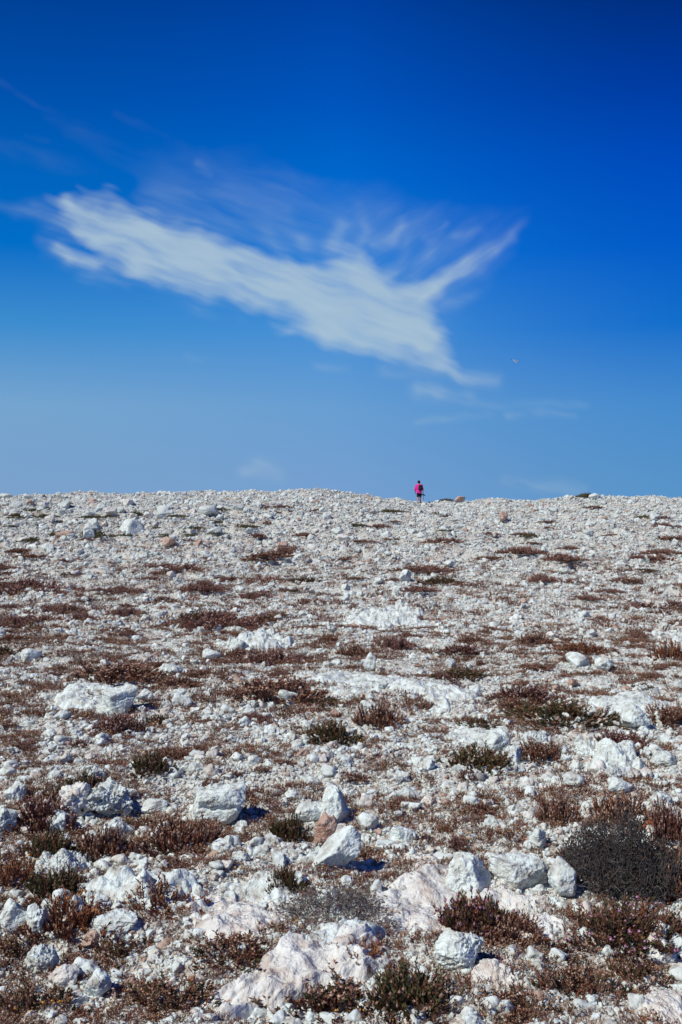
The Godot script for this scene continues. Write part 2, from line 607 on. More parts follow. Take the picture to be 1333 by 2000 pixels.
func make_sky() -> ImageTexture:
	const W := 4096
	const H := 2048
	var im := Image.create(512, 256, false, Image.FORMAT_RGBF)
	for y in 256:
		var el := 90.0 - (y + 0.5) * 180.0 / 256.0
		for x in 512:
			im.set_pixel(x, y, clear_sky(el, (x + 0.5) * 360.0 / 512.0 - 180.0))
	im.resize(W, H, Image.INTERPOLATE_CUBIC)
	# the cirrus: outline as seen from here, softened and combed by wind
	var body := poly_mask([92, 398, 128, 372, 190, 388, 260, 408, 340, 440, 430, 472, 520, 498, 600, 505, 660, 512, 690, 500, 728, 505, 745, 538, 790, 552, 850, 532, 890, 515, 880, 545, 862, 585, 856, 630, 858, 672, 890, 704, 930, 728, 890, 726, 820, 706, 720, 686, 620, 664, 530, 636, 560, 618, 600, 598, 540, 600, 450, 584, 345, 572, 320, 552, 235, 510, 180, 492, 130, 440])
	var soft := blurred(body, 7)
	var softer := blurred(body, 18)
	var veil := blurred(poly_mask([270, 345, 400, 318, 560, 352, 700, 390, 800, 410, 900, 440, 1000, 440, 960, 500, 900, 600, 880, 640, 700, 600, 500, 540, 300, 440]), 14)
	var low := blurred(poly_mask([90, 470, 110, 400, 300, 420, 500, 520, 470, 610, 300, 560, 160, 525]), 12)
	var wisps := Image.create(340, 250, false, Image.FORMAT_RF)
	stamp(wisps, [845, 560, 905, 515, 960, 485, 1000, 455, 1028, 428], 20, 7, 0.55, 0.02)
	stamp(wisps, [610, 510, 590, 460, 560, 415], 12, 12, 0.22, 0.05)
	stamp(wisps, [700, 505, 716, 450, 702, 405], 12, 10, 0.22, 0.06)
	stamp(wisps, [560, 500, 520, 450, 470, 405], 14, 14, 0.18, 0.04)
	stamp(wisps, [795, 548, 832, 500, 852, 468], 14, 9, 0.28, 0.08)
	stamp(wisps, [755, 535, 790, 485, 800, 462], 12, 8, 0.24, 0.08)
	stamp(wisps, [870, 600, 920, 575, 950, 560], 16, 12, 0.20, 0.03)
	stamp(wisps, [868, 540, 930, 520, 1000, 495], 12, 12, 0.22, 0.03)
	stamp(wisps, [735, 474, 765, 462, 783, 445, 780, 425], 14, 8, 0.30, 0.12)
	stamp(wisps, [672, 505, 645, 480, 655, 455, 668, 440], 18, 14, 0.4, 0.20)
	stamp(wisps, [835, 465, 862, 450, 872, 432], 9, 6, 0.24, 0.12)
	stamp(wisps, [890, 458, 940, 446], 8, 6, 0.14, 0.1)
	stamp(wisps, [112, 482, 130, 497, 185, 514], 12, 14, 0.6, 0.5)
	stamp(wisps, [128, 384, 136, 408, 150, 420], 9, 16, 0.5, 0.6)
	stamp(wisps, [0, 398, 35, 414, 62, 410, 100, 420], 10, 20, 0.08, 0.2)
	stamp(wisps, [0, 155, 40, 180, 70, 198, 102, 218], 6, 4, 0.04, 0.03)
	stamp(wisps, [100, 220, 150, 255, 260, 320], 14, 24, 0.025, 0.015)
	stamp(wisps, [45, 260, 98, 274], 9, 5, 0.02, 0.03)
	stamp(wisps, [225, 220, 320, 264], 10, 10, 0.02, 0.02)
	stamp(wisps, [0, 290, 90, 310, 180, 340], 18, 18, 0.03, 0.02)
	stamp(wisps, [380, 315, 402, 335], 8, 8, 0.12, 0.10)
	stamp(wisps, [745, 715, 850, 722, 965, 740], 13, 15, 0.35, 0.34)
	stamp(wisps, [660, 682, 740, 690, 800, 694], 10, 10, 0.2, 0.3)
	stamp(wisps, [818, 760, 860, 768, 912, 775], 16, 16, 0.34, 0.30)
	stamp(wisps, [880, 785, 1000, 790, 1060, 786, 1150, 786], 8, 6, 0.10, 0.12)
	stamp(wisps, [985, 808, 1050, 802, 1120, 808], 8, 6, 0.20, 0.10)
	stamp(wisps, [815, 820, 870, 818, 950, 808], 8, 8, 0.16, 0.08)
	stamp(wisps, [615, 717, 675, 720], 8, 8, 0.14, 0.14)
	stamp(wisps, [360, 695, 402, 701], 5, 6, 0.07, 0.07)
	stamp(wisps, [478, 918, 508, 910, 545, 926], 13, 16, 0.26, 0.16)
	stamp(wisps, [500, 922, 545, 932], 12, 10, 0.16, 0.14)
	stamp(wisps, [985, 938, 1050, 946, 1140, 956], 10, 14, 0.20, 0.16)
	var white := lin(174, 198, 213)
	for y in range(int(H * (90.0 - 29.0) / 180.0), H / 2):
		var el := PI * (0.5 - (y + 0.5) / H)
		for x in range(int(W * (0.5 - 24.0 / 360.0)), int(W * (0.5 + 24.0 / 360.0))):
			var az := TAU * ((x + 0.5) / W - 0.5)
			var px := 666.5 + F * tan(az)
			var py := 1000.0 - F * tan(el) / cos(az)
			# fibres follow the drift, and sweep upwards at the far end
			var wu := noise.get_noise_2d(px / 150.0, py / 110.0) * 20.0 + noise.get_noise_2d(px / 50.0 + 9.0, py / 40.0) * 8.0
			var ww := noise.get_noise_2d(px / 150.0 + 70.0, py / 110.0) * 13.0 + noise.get_noise_2d(px / 45.0 - 30.0, py / 34.0) * 6.0
			var qx := px + wu
			var qy := py + ww
			var sweep := smoothstep(660.0, 860.0, px + (560.0 - py) * 0.6) * smoothstep(650.0, 500.0, py)
			var e := fibre(qx, qy, px, py, 0.33) * (1.0 - sweep) + fibre(qx, qy, px, py, -0.60) * sweep
			var k := tap(soft, qx, qy) * 0.5 + tap(softer, qx, qy) * 0.5
			var den := clampf((k * 1.28 - e * 0.52) / 1.0, 0.0, 1.0) * (0.94 - 0.22 * e) * smoothstep(0.02, 0.22, k)
			den += tap(veil, qx, qy) * maxf(0.0, 0.17 - 0.13 * e) * (1.0 - den)
			den += tap(low, qx, qy) * maxf(0.0, 0.42 - 0.5 * e) * (1.0 - den)
			den += tap(wisps, px + wu * 0.4, py + ww * 0.4) * clampf(1.35 - 1.25 * e, 0.1, 1.2) * (1.0 - den)
			den = clampf(den, 0.0, 1.0)
			if den > 0.003:
				im.set_pixel(x, y, im.get_pixel(x, y).lerp(white, den * 0.93))
	return ImageTexture.create_from_image(im)

# ================================================================== the scene
func _ready() -> void:
	t0 = Time.get_ticks_msec()
	noise.noise_type = FastNoiseLite.TYPE_SIMPLEX_SMOOTH
	noise.frequency = 1.0
	noise.fractal_type = FastNoiseLite.FRACTAL_NONE
	noise.seed = 7
	cells.noise_type = FastNoiseLite.TYPE_CELLULAR
	cells.cellular_return_type = FastNoiseLite.RETURN_CELL_VALUE
	cells.frequency = 1.0
	cells.fractal_type = FastNoiseLite.FRACTAL_NONE
	cells.seed = 12

	var cam := Camera3D.new()
	cam.name = "camera"
	cam.position = eye()
	cam.fov = rad_to_deg(2.0 * atan(1000.0 / F))
	cam.near = 0.05
	cam.far = 4000.0
	add_child(cam)
	cam.current = true

	var env := Environment.new()
	env.background_mode = Environment.BG_SKY
	env.sky = Sky.new()
	var pano := PanoramaSkyMaterial.new()
	pano.panorama = make_sky()
	env.sky.sky_material = pano
	env.sky_rotation = Vector3(0.0, PI, 0.0)
	env.tonemap_mode = Environment.TONE_MAPPER_LINEAR
	env.tonemap_exposure = 1.0
	env.sdfgi_enabled = true
	env.ssao_enabled = true
	env.ssil_enabled = true
	var we := WorldEnvironment.new()
	we.name = "environment"
	we.environment = env
	add_child(we)

	var sun := DirectionalLight3D.new()
	sun.name = "sun"
	sun.light_energy = 1.32
	sun.light_color = Color(0.995, 0.99, 0.95)
	sun.light_angular_distance = 0.53
	sun.shadow_enabled = true
	add_child(sun)
	var from := Vector3(-0.78, 1.0, 0.52)               # high on the left, a little behind the camera
	sun.look_at_from_position(from, Vector3.ZERO)
	stage("sky")

	make_materials()
	make_terrain()
	stage("terrain")
	make_rocks()
	stage("rocks")
	make_shrubs()
	stage("shrubs")
	make_rubble()
	stage("rubble")
	make_ground_cover()
	stage("ground cover")
	make_walker()
	stage("walker")
	make_gull()
	stage("gull")

var m_ground: StandardMaterial3D
var m_rock := {}
var m_rubble: StandardMaterial3D
var m_leaf: StandardMaterial3D
var m_wood: StandardMaterial3D

func make_materials() -> void:
	var pale := noise_tex(0.012, 6, gradient([[0.0, Color(0.50, 0.45, 0.42)], [0.28, Color(0.74, 0.69, 0.66)], [0.42, Color(0.92, 0.90, 0.88)], [0.55, Color(0.98, 0.98, 0.98)], [0.72, Color(1, 1, 1)], [0.84, Color(0.86, 0.86, 0.86)], [1.0, Color(0.66, 0.67, 0.67)]]), 3)
	var pinky := noise_tex(0.010, 6, gradient([[0.0, Color(0.62, 0.48, 0.42)], [0.4, Color(0.86, 0.75, 0.69)], [0.6, Color(0.97, 0.93, 0.90)], [1.0, Color(1, 1, 1)]]), 11)
	var blushy := noise_tex(0.010, 6, gradient([[0.0, Color(0.66, 0.55, 0.50)], [0.30, Color(0.85, 0.79, 0.76)], [0.46, Color(0.96, 0.94, 0.925)], [0.7, Color(1, 1, 1)], [1.0, Color(0.82, 0.82, 0.81)]]), 17)
	var soil := noise_tex(0.02, 6, gradient([[0.0, Color(0.68, 0.58, 0.52)], [0.40, Color(0.86, 0.80, 0.76)], [0.56, Color(0.97, 0.96, 0.95)], [1.0, Color(1, 1, 1)]]), 23, 1024)
	var relief := noise_tex(0.02, 6, null, 5)
	var fine := noise_tex(0.03, 5, null, 9)
	m_ground = stone_material(Color(1, 1, 1), soil, fine, 0.9, 3.0, true)
	m_rock["white"] = stone_material(Color(0.72, 0.785, 0.765), pale, relief, 1.7, 1.6)
	m_rock["pitted"] = stone_material(Color(0.72, 0.785, 0.765), pale, relief, 2.4, 3.0)
	m_rock["blush"] = stone_material(Color(0.75, 0.755, 0.725), blushy, relief, 1.3, 2.2)
	m_rock["pink"] = stone_material(Color(0.60, 0.50, 0.455), pinky, relief, 2.2, 2.0)
	m_rock["rust"] = stone_material(Color(0.42, 0.17, 0.095), pinky, relief, 3.0, 1.5)
	m_rubble = stone_material(Color(1, 1, 1), pale, relief, 2.0, 0.8, true)
	m_leaf = plain(Color(1, 1, 1), 0.8, true)
	m_leaf.backlight_enabled = true
	m_leaf.backlight = Color(0.25, 0.2, 0.15)
	m_wood = plain(Color(1, 1, 1), 0.9, true)

func make_terrain() -> void:
	var ang := PackedFloat32Array()
	var a := -180.0
	while a < 179.9:
		ang.append(deg_to_rad(a))
		a += 0.11 if absf(a) < 30.0 else (0.5 if absf(a) < 36.0 else 6.0)
		if a > -30.3 and a < -30.0:
			a = -30.0
	ang.append(PI)
	var rad := PackedFloat32Array([0.02, 0.4, 0.9, 1.4])
	var r := 1.7
	while r < 95.0:
		rad.append(r)
		r *= 1.0085
	while r < 2600.0:
		rad.append(r)
		r *= 1.16
	var nc := ang.size()
	var nr := rad.size()
	var v := PackedVector3Array()
	var c := PackedColorArray()
	v.resize(nc * nr)
	c.resize(nc * nr)
	var white := Color(0.73, 0.775, 0.75)
	var earth := Color(0.30, 0.20, 0.155)
	for j in nr:
		for i in nc:
			var x := sin(ang[i]) * rad[j]
			var z := -cos(ang[i]) * rad[j]
			v[j * nc + i] = Vector3(x, height(x, z), z)
			var k := 0.5 + noise.get_noise_2d(x * 2.3 + 5.0, z * 2.3) * 0.5 + noise.get_noise_2d(x * 9.0, z * 9.0) * 0.3
			k *= 0.22 + 0.68 * smoothstep(-0.1, 0.5, noise.get_noise_2d(x * 0.45 + 21.0, z * 0.45))
			c[j * nc + i] = white.lerp(earth, clampf(k, 0.0, 1.0))
	var f := PackedInt32Array()
	f.resize((nc - 1) * (nr - 1) * 6)
	var at := 0
	for j in nr - 1:
		for i in nc - 1:
			var p := j * nc + i
			f[at] = p
			f[at + 1] = p + nc
			f[at + 2] = p + 1
			f[at + 3] = p + 1
			f[at + 4] = p + nc
			f[at + 5] = p + nc + 1
			at += 6
	var o := part("ground", array_mesh(v, smooth_normals(v, f), c, f), m_ground, self)
	tag(o, "pale stony limestone ground rising to a bare crest", "ground", "", "structure")

# ------------------------------------------------------------------ rocks one can point at
var marks := []          # [place, short phrase] of things that are easy to find

func near_mark(p: Vector3, dist: float) -> String:
	var best := ""
	var least := 1e9
	for m in marks:
		var q: Vector3 = m[0]
		var k := Vector2((q.x - p.x) / dist, log(q.z / p.z) * 0.7).length()
		if k < least:
			least = k
			var up := (absf(p.z) - absf(q.z)) / dist
			var rel := "beside" if absf(up) < 0.05 else ("uphill of" if up > 0.0 else "downhill of")
			best = "%s %s" % [rel, m[1]]
	return best

func landmarks() -> void:
	for m in [[428, 1612, "the big squarish block"], [664, 1704, "the leaning white slab"], [914, 1750, "the large peaked rock"], [216, 1600, "the craggy rock cluster"], [238, 1392, "the slant-topped block"], [723, 1312, "the slim standing stone"], [1236, 1424, "the humped white rock"], [1006, 1492, "the wedge-shaped rock"], [1212, 1550, "the smooth rounded stones"], [260, 1040, "the big peaked boulder"], [600, 1975, "the long slanting ridge"], [896, 1900, "the rounded rough rock"], [72, 1826, "the line of five rocks"], [1215, 1752, "the dark twiggy bush"], [655, 1822, "the grey twiggy bush"], [192, 1950, "the touching pair of rocks"], [1292, 1890, "the rounded pinkish rock"], [465, 1275, "the round pitted rock"], [424, 1230, "the wide white-flowered shrub"], [60, 1222, "the pair of red-brown shrubs"], [330, 1122, "the long shrub band"], [565, 1082, "the high red-brown shrub"], [1062, 1090, "the upright white boulder"], [1258, 1098, "the long dark red-brown shrub"], [1140, 1282, "the orange-brown cushion"], [819, 984, "the walker"], [1163, 978, "the white skyline boulder"], [12, 974, "the jagged skyline boulder"], [410, 1012, "the broad pitted boulder"], [535, 1372, "the shrub with a flat stone"], [648, 1452, "the dark olive shrub"], [765, 1006, "the flat green patch"], [790, 1140, "the small peaked boulder"], [1270, 1192, "the grey-purple shrub"], [352, 1668, "the dense russet shrub"]]:
		marks.append([spot(m[0], m[1]), m[2]])
func put_rock(m: Mesh, mat: String, px: float, py: float, w: float, h: float, deep: float, yaw: float, roll: float, sink: float, called: String) -> MeshInstance3D:
	var p := spot(px, py)
	var dist := absf(p.z)
	var s := dist / F
	var o := part(numbered(called), m, m_rock[mat], self)
	var half := Vector3(w * s * 0.5, h * s * 0.52, w * s * 0.5 * deep)
	o.basis = Basis(Vector3.UP, yaw) * Basis(Vector3.FORWARD, roll) * Basis.from_scale(half)
	# py is the foot of the visible front: the middle of the stone lies half a depth behind it
	p.z -= half.z * 0.6
	p.x *= absf(p.z) / dist
	p.y = height(p.x, p.z) + half.y * (0.86 - sink)
	o.position = p
	return o

# An outcrop that grows out of the ground: a knobbly rise whose rim dips below the soil.
func bedrock(px: float, py: float, along: float, deep: float, yaw: float, rise: float, rough: float, mat: String, called: String, seed_of: int) -> MeshInstance3D:
	var mid := spot(px, py)
	var s := absf(mid.z) / F
	var lx := along * s * 0.5
	var lz := deep * s * 0.5
	var h := rise * s
	var turn := Basis(Vector3.UP, yaw)
	const NU := 150
	const NV := 110
	var v := PackedVector3Array()
	var off := seed_of * 17.3
	for j in NV:
		for i in NU:
			var u := (i / (NU - 1.0) - 0.5) * 2.5
			var w := (j / (NV - 1.0) - 0.5) * 2.5
			var p := mid + turn * Vector3(u * lx, 0, w * lz)
			var edge := noise.get_noise_2d(u * 1.1 + off, w * 1.1) * 0.34 + noise.get_noise_2d(u * 3.1, w * 3.1 + off) * 0.16 + noise.get_noise_2d(u * 8.0, w * 8.0 - off) * 0.05
			var r := sqrt(u * u + w * w) + edge
			var lift := 1.0 - smoothstep(0.45, 1.05, r)
			var q := Vector2(p.x, p.z) / maxf(s, 0.0012)       # in units of about a photo pixel
			var big := noise.get_noise_2d(q.x / 60.0 + off, q.y / 75.0) * 0.34 + noise.get_noise_2d(q.x / 30.0, q.y / 40.0 + off) * 0.16
			var bend := Vector2(noise.get_noise_2d(q.x / 14.0, q.y / 14.0 + off), noise.get_noise_2d(q.x / 14.0 + 50.0, q.y / 14.0)) * 4.0
			var small := cells.get_noise_2d((q.x + bend.x) / 20.0 + off, (q.y + bend.y) / 30.0) * 2.6
			small += cells.get_noise_2d((q.x + bend.x) / 8.5 + off, (q.y + bend.y) / 12.0) * 1.5
			small += (0.3 - absf(noise.get_noise_2d(q.x / 9.0 - off, q.y / 12.0))) * 3.0
			small += noise.get_noise_2d(q.x / 3.6, q.y / 4.6 + off) * 0.9
			var crack := absf(noise.get_noise_2d(q.x / 40.0 + 2.0 * off, q.y / 60.0 - off))
			small -= 6.0 * exp(-crack * crack / 0.0007)
			var y := lift * (h * (0.8 + big * minf(rough, 1.3)) + small * s * rough * 0.55) - (0.010 + 0.25 * h) * smoothstep(0.8, 1.15, r)
			v.append(Vector3(p.x - mid.x, height(p.x, p.z) + y - mid.y, p.z - mid.z))
	var f := PackedInt32Array()
	for j in NV - 1:
		for i in NU - 1:
			var a := j * NU + i
			f.append_array([a, a + 1, a + NU, a + 1, a + NU + 1, a + NU])
	var o := part(numbered(called), array_mesh(v, smooth_normals(v, f), null, f), m_rock[mat], self)
	o.position = mid
	return o

func make_rocks() -> void:
	landmarks()
	# px, foot py, width, height, depth ratio, faces, sharpness, roughness, material, yaw, roll, sink, name, label
	var list := [
		[428, 1612, 108, 84, 0.85, 9, 22.0, 0.10, "white", 0.1, 0.04, 0.25, "limestone_block", "big squarish white block with a groove across its top, beside a russet shrub"],
		[660, 1700, 118, 50, 0.6, 8, 22.0, 0.09, "white", 0.25, -0.80, -0.25, "leaning_rock", "white slab leaning over a dark hollow against a pinkish stone"],
		[634, 1652, 46, 74, 0.5, 9, 16.0, 0.16, "pink", -0.2, 0.2, 0.2, "pink_rock", "pinkish upright stone wedged behind the leaning white slab"],
		[657, 1606, 72, 72, 0.8, 6, 20.0, 0.14, "white", 0.1, 0.0, 0.22, "pointed_rock", "pointed pyramid-shaped white rock behind the pinkish stone"],
		[914, 1754, 108, 84, 0.8, 6, 24.0, 0.10, "white", -0.1, 0.0, 0.22, "pointed_rock", "large peaked white rock with one sharp ridge on a flat slab"],
		[1012, 1735, 112, 60, 0.8, 12, 20.0, 0.10, "white", 0.2, -0.05, 0.35, "cracked_rock", "wide cracked white rock beside the large peaked rock"],
		[1100, 1755, 64, 84, 0.8, 10, 16.0, 0.12, "white", 0.0, 0.1, 0.25, "limestone_rock", "upright white rock at the edge of the dark twiggy bush"],
		[720, 1622, 42, 34, 0.9, 12, 9.0, 0.10, "white", 0.0, 0.0, 0.3, "round_stone", "small round white stone beside the pointed pyramid-shaped rock"],
		[786, 1645, 52, 30, 0.8, 9, 14.0, 0.10, "white", 0.4, 0.2, 0.35, "flat_stone", "flat tilted white stone lying past the leaning slab"],
		[765, 1662, 70, 20, 0.9, 10, 14.0, 0.10, "white", 0.1, 0.0, 0.4, "flat_stone", "low flat plate of white stone just behind the leaning slab"],
		[606, 1606, 70, 38, 0.8, 10, 14.0, 0.12, "white", 0.3, -0.1, 0.35, "limestone_rock", "low white rock joined to the pointed rock's side"],
		[216, 1600, 92, 76, 0.8, 12, 14.0, 0.36, "pitted", 0.2, 0.1, 0.25, "craggy_rock", "craggy deeply pitted rock, tallest of a rough cluster"],
		[150, 1605, 78, 74, 0.9, 14, 10.0, 0.28, "blush", 0.9, 0.0, 0.3, "craggy_rock", "craggy pinkish-white rock leaning on the tallest craggy rock"],
		[118, 1625, 60, 48, 0.9, 14, 10.0, 0.26, "white", 2.0, 0.0, 0.3, "craggy_rock", "pale craggy lump beside the purple-brown shrub"],
		[232, 1640, 74, 48, 0.8, 12, 11.0, 0.20, "white", 1.2, 0.1, 0.3, "craggy_rock", "pitted white rock below the tallest craggy rock"],
		[300, 1588, 52, 30, 0.8, 9, 14.0, 0.12, "white", 0.5, -0.1, 0.35, "limestone_rock", "smooth low white rock between the craggy cluster and the big block"],
		[238, 1392, 64, 52, 0.8, 8, 22.0, 0.09, "white", 0.5, -0.15, 0.25, "limestone_block", "slant-topped white block with a shaded end on the open slope"],
		[723, 1312, 24, 42, 0.8, 9, 12.0, 0.12, "white", 0.0, 0.0, 0.2, "standing_stone", "slim white stone standing upright among low shrubs"],
		[122, 1408, 34, 24, 0.9, 9, 14.0, 0.12, "pitted", 0.0, 0.1, 0.3, "limestone_rock", "small pitted rock down the slope from the slant-topped block"],
		[355, 1382, 40, 34, 0.9, 10, 14.0, 0.14, "white", 0.6, 0.0, 0.3, "limestone_rock", "rough white rock next to the slant-topped block"],
		[285, 1370, 34, 26, 0.9, 10, 14.0, 0.14, "pitted", 0.2, 0.0, 0.3, "limestone_rock", "small pitted rock touching the slant-topped block"],
		[1236, 1424, 58, 46, 0.9, 9, 14.0, 0.14, "white", 0.3, 0.0, 0.25, "limestone_rock", "humped white rock uphill of a russet shrub and boulders"],
		[1006, 1492, 60, 40, 0.8, 7, 22.0, 0.09, "white", 0.9, 0.1, 0.3, "wedge_rock", "wedge-shaped white rock with a dark end beside olive-brown shrub"],
		[972, 1470, 46, 44, 0.9, 9, 16.0, 0.12, "white", 0.1, 0.0, 0.3, "limestone_rock", "upright white rock joined to the wedge-shaped rock"],
		[1123, 1537, 40, 26, 0.8, 14, 8.0, 0.06, "white", 0.2, 0.35, 0.25, "round_stone", "smooth egg-shaped white stone lying on gravel"],
		[1212, 1550, 52, 30, 0.9, 12, 9.0, 0.08, "white", 0.0, 0.05, 0.3, "round_stone", "wide smooth white stone just below two rounded stones"],
		[1196, 1522, 36, 30, 0.9, 12, 9.0, 0.10, "pitted", 0.0, 0.0, 0.3, "round_stone", "round pitted stone behind the wide smooth stone"],
		[1170, 1512, 36, 30, 0.9, 12, 10.0, 0.12, "blush", 0.7, 0.0, 0.3, "round_stone", "round pinkish-white stone behind the wide smooth stone"],
		[1045, 1462, 60, 40, 0.8, 12, 12.0, 0.22, "pitted", 0.4, 0.0, 0.35, "craggy_rock", "pitted hollow rock with dark hollows behind the wedge-shaped rock"],
		[562, 1374, 40, 24, 0.8, 9, 16.0, 0.10, "white", 0.2, 0.15, 0.3, "flat_stone", "flat white stone lying against a wide russet shrub"],
		[260, 1040, 60, 40, 0.8, 7, 20.0, 0.10, "white", 0.9, 0.0, 0.2, "peaked_boulder", "big peaked white boulder with a shaded side below the crest"],
		[214, 1012, 30, 18, 0.8, 10, 16.0, 0.14, "blush", 0.0, 0.0, 0.25, "far_boulder", "pinkish-white boulder just above the big peaked boulder"],
		[198, 1000, 30, 18, 0.8, 10, 16.0, 0.14, "white", 1.0, 0.0, 0.25, "far_boulder", "white boulder near the crest above the pinkish-white boulder"],
		[128, 1046, 36, 20, 0.8, 10, 16.0, 0.14, "pink", 0.0, 0.0, 0.3, "far_boulder", "brownish-pink boulder on the rise beside the big peaked boulder"],
		[178, 1048, 30, 22, 0.8, 10, 16.0, 0.14, "pitted", 0.4, 0.0, 0.25, "far_boulder", "pitted boulder between the brownish-pink and the big peaked boulder"],
		[410, 1012, 40, 22, 0.8, 10, 16.0, 0.14, "pitted", 0.4, 0.0, 0.25, "far_boulder", "broad pitted boulder under the rounded crest"],
		[12, 974, 40, 18, 0.9, 10, 12.0, 0.2, "pitted", 0.4, 0.0, 0.2, "far_boulder", "jagged boulder on the skyline at the dip"],
		[55, 976, 22, 10, 0.9, 10, 12.0, 0.2, "pitted", 0.9, 0.0, 0.2, "far_boulder", "small jagged boulder on the skyline beside the jagged boulder"],
		[112, 965, 20, 10, 0.9, 10, 14.0, 0.2, "white", 0.4, 0.0, 0.15, "far_boulder", "white boulder standing on the skyline ridge"],
		[1163, 978, 24, 14, 0.9, 9, 14.0, 0.14, "white", 0.2, 0.0, 0.15, "far_boulder", "white boulder on the skyline beside a green cushion plant"],
		[898, 983, 22, 12, 0.9, 9, 14.0, 0.14, "pink", 0.2, 0.0, 0.15, "far_boulder", "pinkish boulder on the crest near the walker"],
		[896, 1900, 108, 86, 0.85, 11, 10.0, 0.17, "white", 0.2, 0.05, 0.3, "humped_rock", "rounded rough white rock with a hollow side below the flowering shrub"],
		[30, 1820, 60, 66, 0.8, 10, 14.0, 0.18, "white", 0.4, 0.15, 0.25, "limestone_rock", "steep white rock, first of a line of five in dry plants"],
		[72, 1826, 54, 62, 0.8, 10, 14.0, 0.18, "white", 1.4, 0.1, 0.25, "limestone_rock", "steep white rock, second of a line of five in dry plants"],
		[100, 1800, 50, 48, 0.8, 10, 14.0, 0.18, "pitted", 0.2, 0.1, 0.3, "limestone_rock", "cracked pitted rock, third of a line of five in dry plants"],
		[150, 1800, 44, 56, 0.8, 10, 14.0, 0.18, "white", 2.2, 0.2, 0.25, "limestone_rock", "upright white rock, fourth of a line of five in dry plants"],
		[122, 1770, 46, 40, 0.8, 10, 14.0, 0.16, "white", 0.9, 0.0, 0.3, "limestone_rock", "white rock behind the line of five in dry plants"],
		[198, 1780, 40, 40, 0.8, 10, 14.0, 0.16, "white", 0.4, 0.0, 0.3, "limestone_rock", "small white rock, fifth of a line of five in dry plants"],
		[80, 1898, 74, 60, 0.8, 14, 10.0, 0.26, "pitted", 0.4, 0.0, 0.3, "craggy_rock", "hollowed pitted rock above the white rock pair"],
		[125, 1936, 62, 50, 0.8, 12, 11.0, 0.18, "blush", 0.4, 0.0, 0.3, "limestone_rock", "rough pale rock, the larger of a touching pair in dry plants"],
		[192, 1950, 46, 56, 0.9, 10, 13.0, 0.14, "white", 0.9, 0.1, 0.25, "limestone_rock", "smooth white rock, the smaller of a touching pair in dry plants"],
		[160, 1902, 40, 30, 0.9, 10, 13.0, 0.14, "white", 0.2, 0.0, 0.3, "limestone_rock", "flat-topped white rock behind the touching pair"],
		[225, 1818, 90, 30, 0.9, 10, 13.0, 0.14, "white", 0.2, 0.0, 0.5, "flat_stone", "flat white stone sunk in gravel below the long crag"],
		[1292, 1890, 72, 66, 0.9, 12, 10.0, 0.16, "blush", 0.4, 0.0, 0.3, "limestone_rock", "rounded pinkish rock below the dark twiggy bush"],
		[1284, 1838, 44, 40, 0.9, 10, 12.0, 0.16, "pitted", 0.4, 0.0, 0.3, "limestone_rock", "pitted rock right behind the rounded pinkish rock"],
		[1326, 1862, 40, 36, 0.9, 10, 12.0, 0.14, "white", 0.0, 0.0, 0.3, "limestone_rock", "white rock touching the rounded pinkish rock"],
		[1268, 1624, 30, 24, 0.8, 9, 14.0, 0.12, "rust", 0.0, 0.0, 0.2, "rusty_rock", "small rusty orange rock above the dark twiggy bush"],
		[8, 1630, 50, 56, 0.9, 10, 12.0, 0.16, "pitted", 0.4, 0.0, 0.25, "limestone_rock", "pitted rock beside the purple-brown shrub"],
		[30, 1570, 44, 46, 0.9, 10, 12.0, 0.2, "white", 0.4, 0.0, 0.3, "limestone_rock", "white craggy rock uphill of the purple-brown shrub"],
		[190, 1528, 32, 34, 0.9, 9, 14.0, 0.14, "pitted", 0.4, 0.0, 0.25, "limestone_rock", "peaked small rock above the craggy cluster"],
		[1290, 1580, 44, 34, 0.9, 10, 12.0, 0.14, "white", 0.3, 0.0, 0.3, "limestone_rock", "white rock uphill of the rusty orange rock"],
		[1300, 1500, 60, 34, 0.9, 10, 11.0, 0.16, "pitted", 0.3, 0.0, 0.35, "limestone_rock", "pitted rock past the broad hump of bedrock"],
		[1035, 1560, 26, 28, 0.9, 9, 12.0, 0.12, "white", 0.3, 0.0, 0.25, "limestone_rock", "small cubic white stone alone on the gravel"],
		[1050, 1660, 34, 48, 0.9, 9, 14.0, 0.12, "white", 0.3, 0.1, 0.3, "limestone_rock", "slim pale rock on gravel behind the cracked white rock"],
		[1145, 1585, 26, 24, 0.9, 9, 14.0, 0.1, "white", 0.3, 0.0, 0.3, "limestone_rock", "small boxy white stone at the edge of a russet shrub"],
		[540, 1880, 50, 22, 0.9, 10, 12.0, 0.14, "white", 0.3, 0.0, 0.4, "limestone_rock", "small white stone between the two bedrock ridges and the slab"],
		[1180, 1310, 44, 28, 0.9, 10, 13.0, 0.14, "white", 0.3, 0.0, 0.3, "limestone_rock", "white rock on the slope uphill of the humped rock"],
		[1128, 1300, 54, 34, 0.9, 10, 13.0, 0.14, "white", 1.3, 0.0, 0.3, "limestone_rock", "wide white rock below an orange-brown shrub"],
		[880, 1305, 22, 22, 0.9, 8, 15.0, 0.1, "white", 1.3, 0.1, 0.2, "limestone_rock", "small sharp white stone in front of low shrubs"],
		[465, 1275, 40, 30, 0.9, 11, 12.0, 0.2, "pitted", 0.3, 0.0, 0.3, "limestone_rock", "round pitted rock beside a russet shrub on the slope"],
		[410, 1290, 40, 26, 0.9, 10, 13.0, 0.14, "white", 0.9, 0.0, 0.3, "limestone_rock", "pale rock a step across from the round pitted rock"],
		[330, 1318, 60, 30, 0.9, 12, 10.0, 0.2, "white", 0.9, 0.0, 0.35, "limestone_rock", "crumbly white rock above a long russet shrub"],
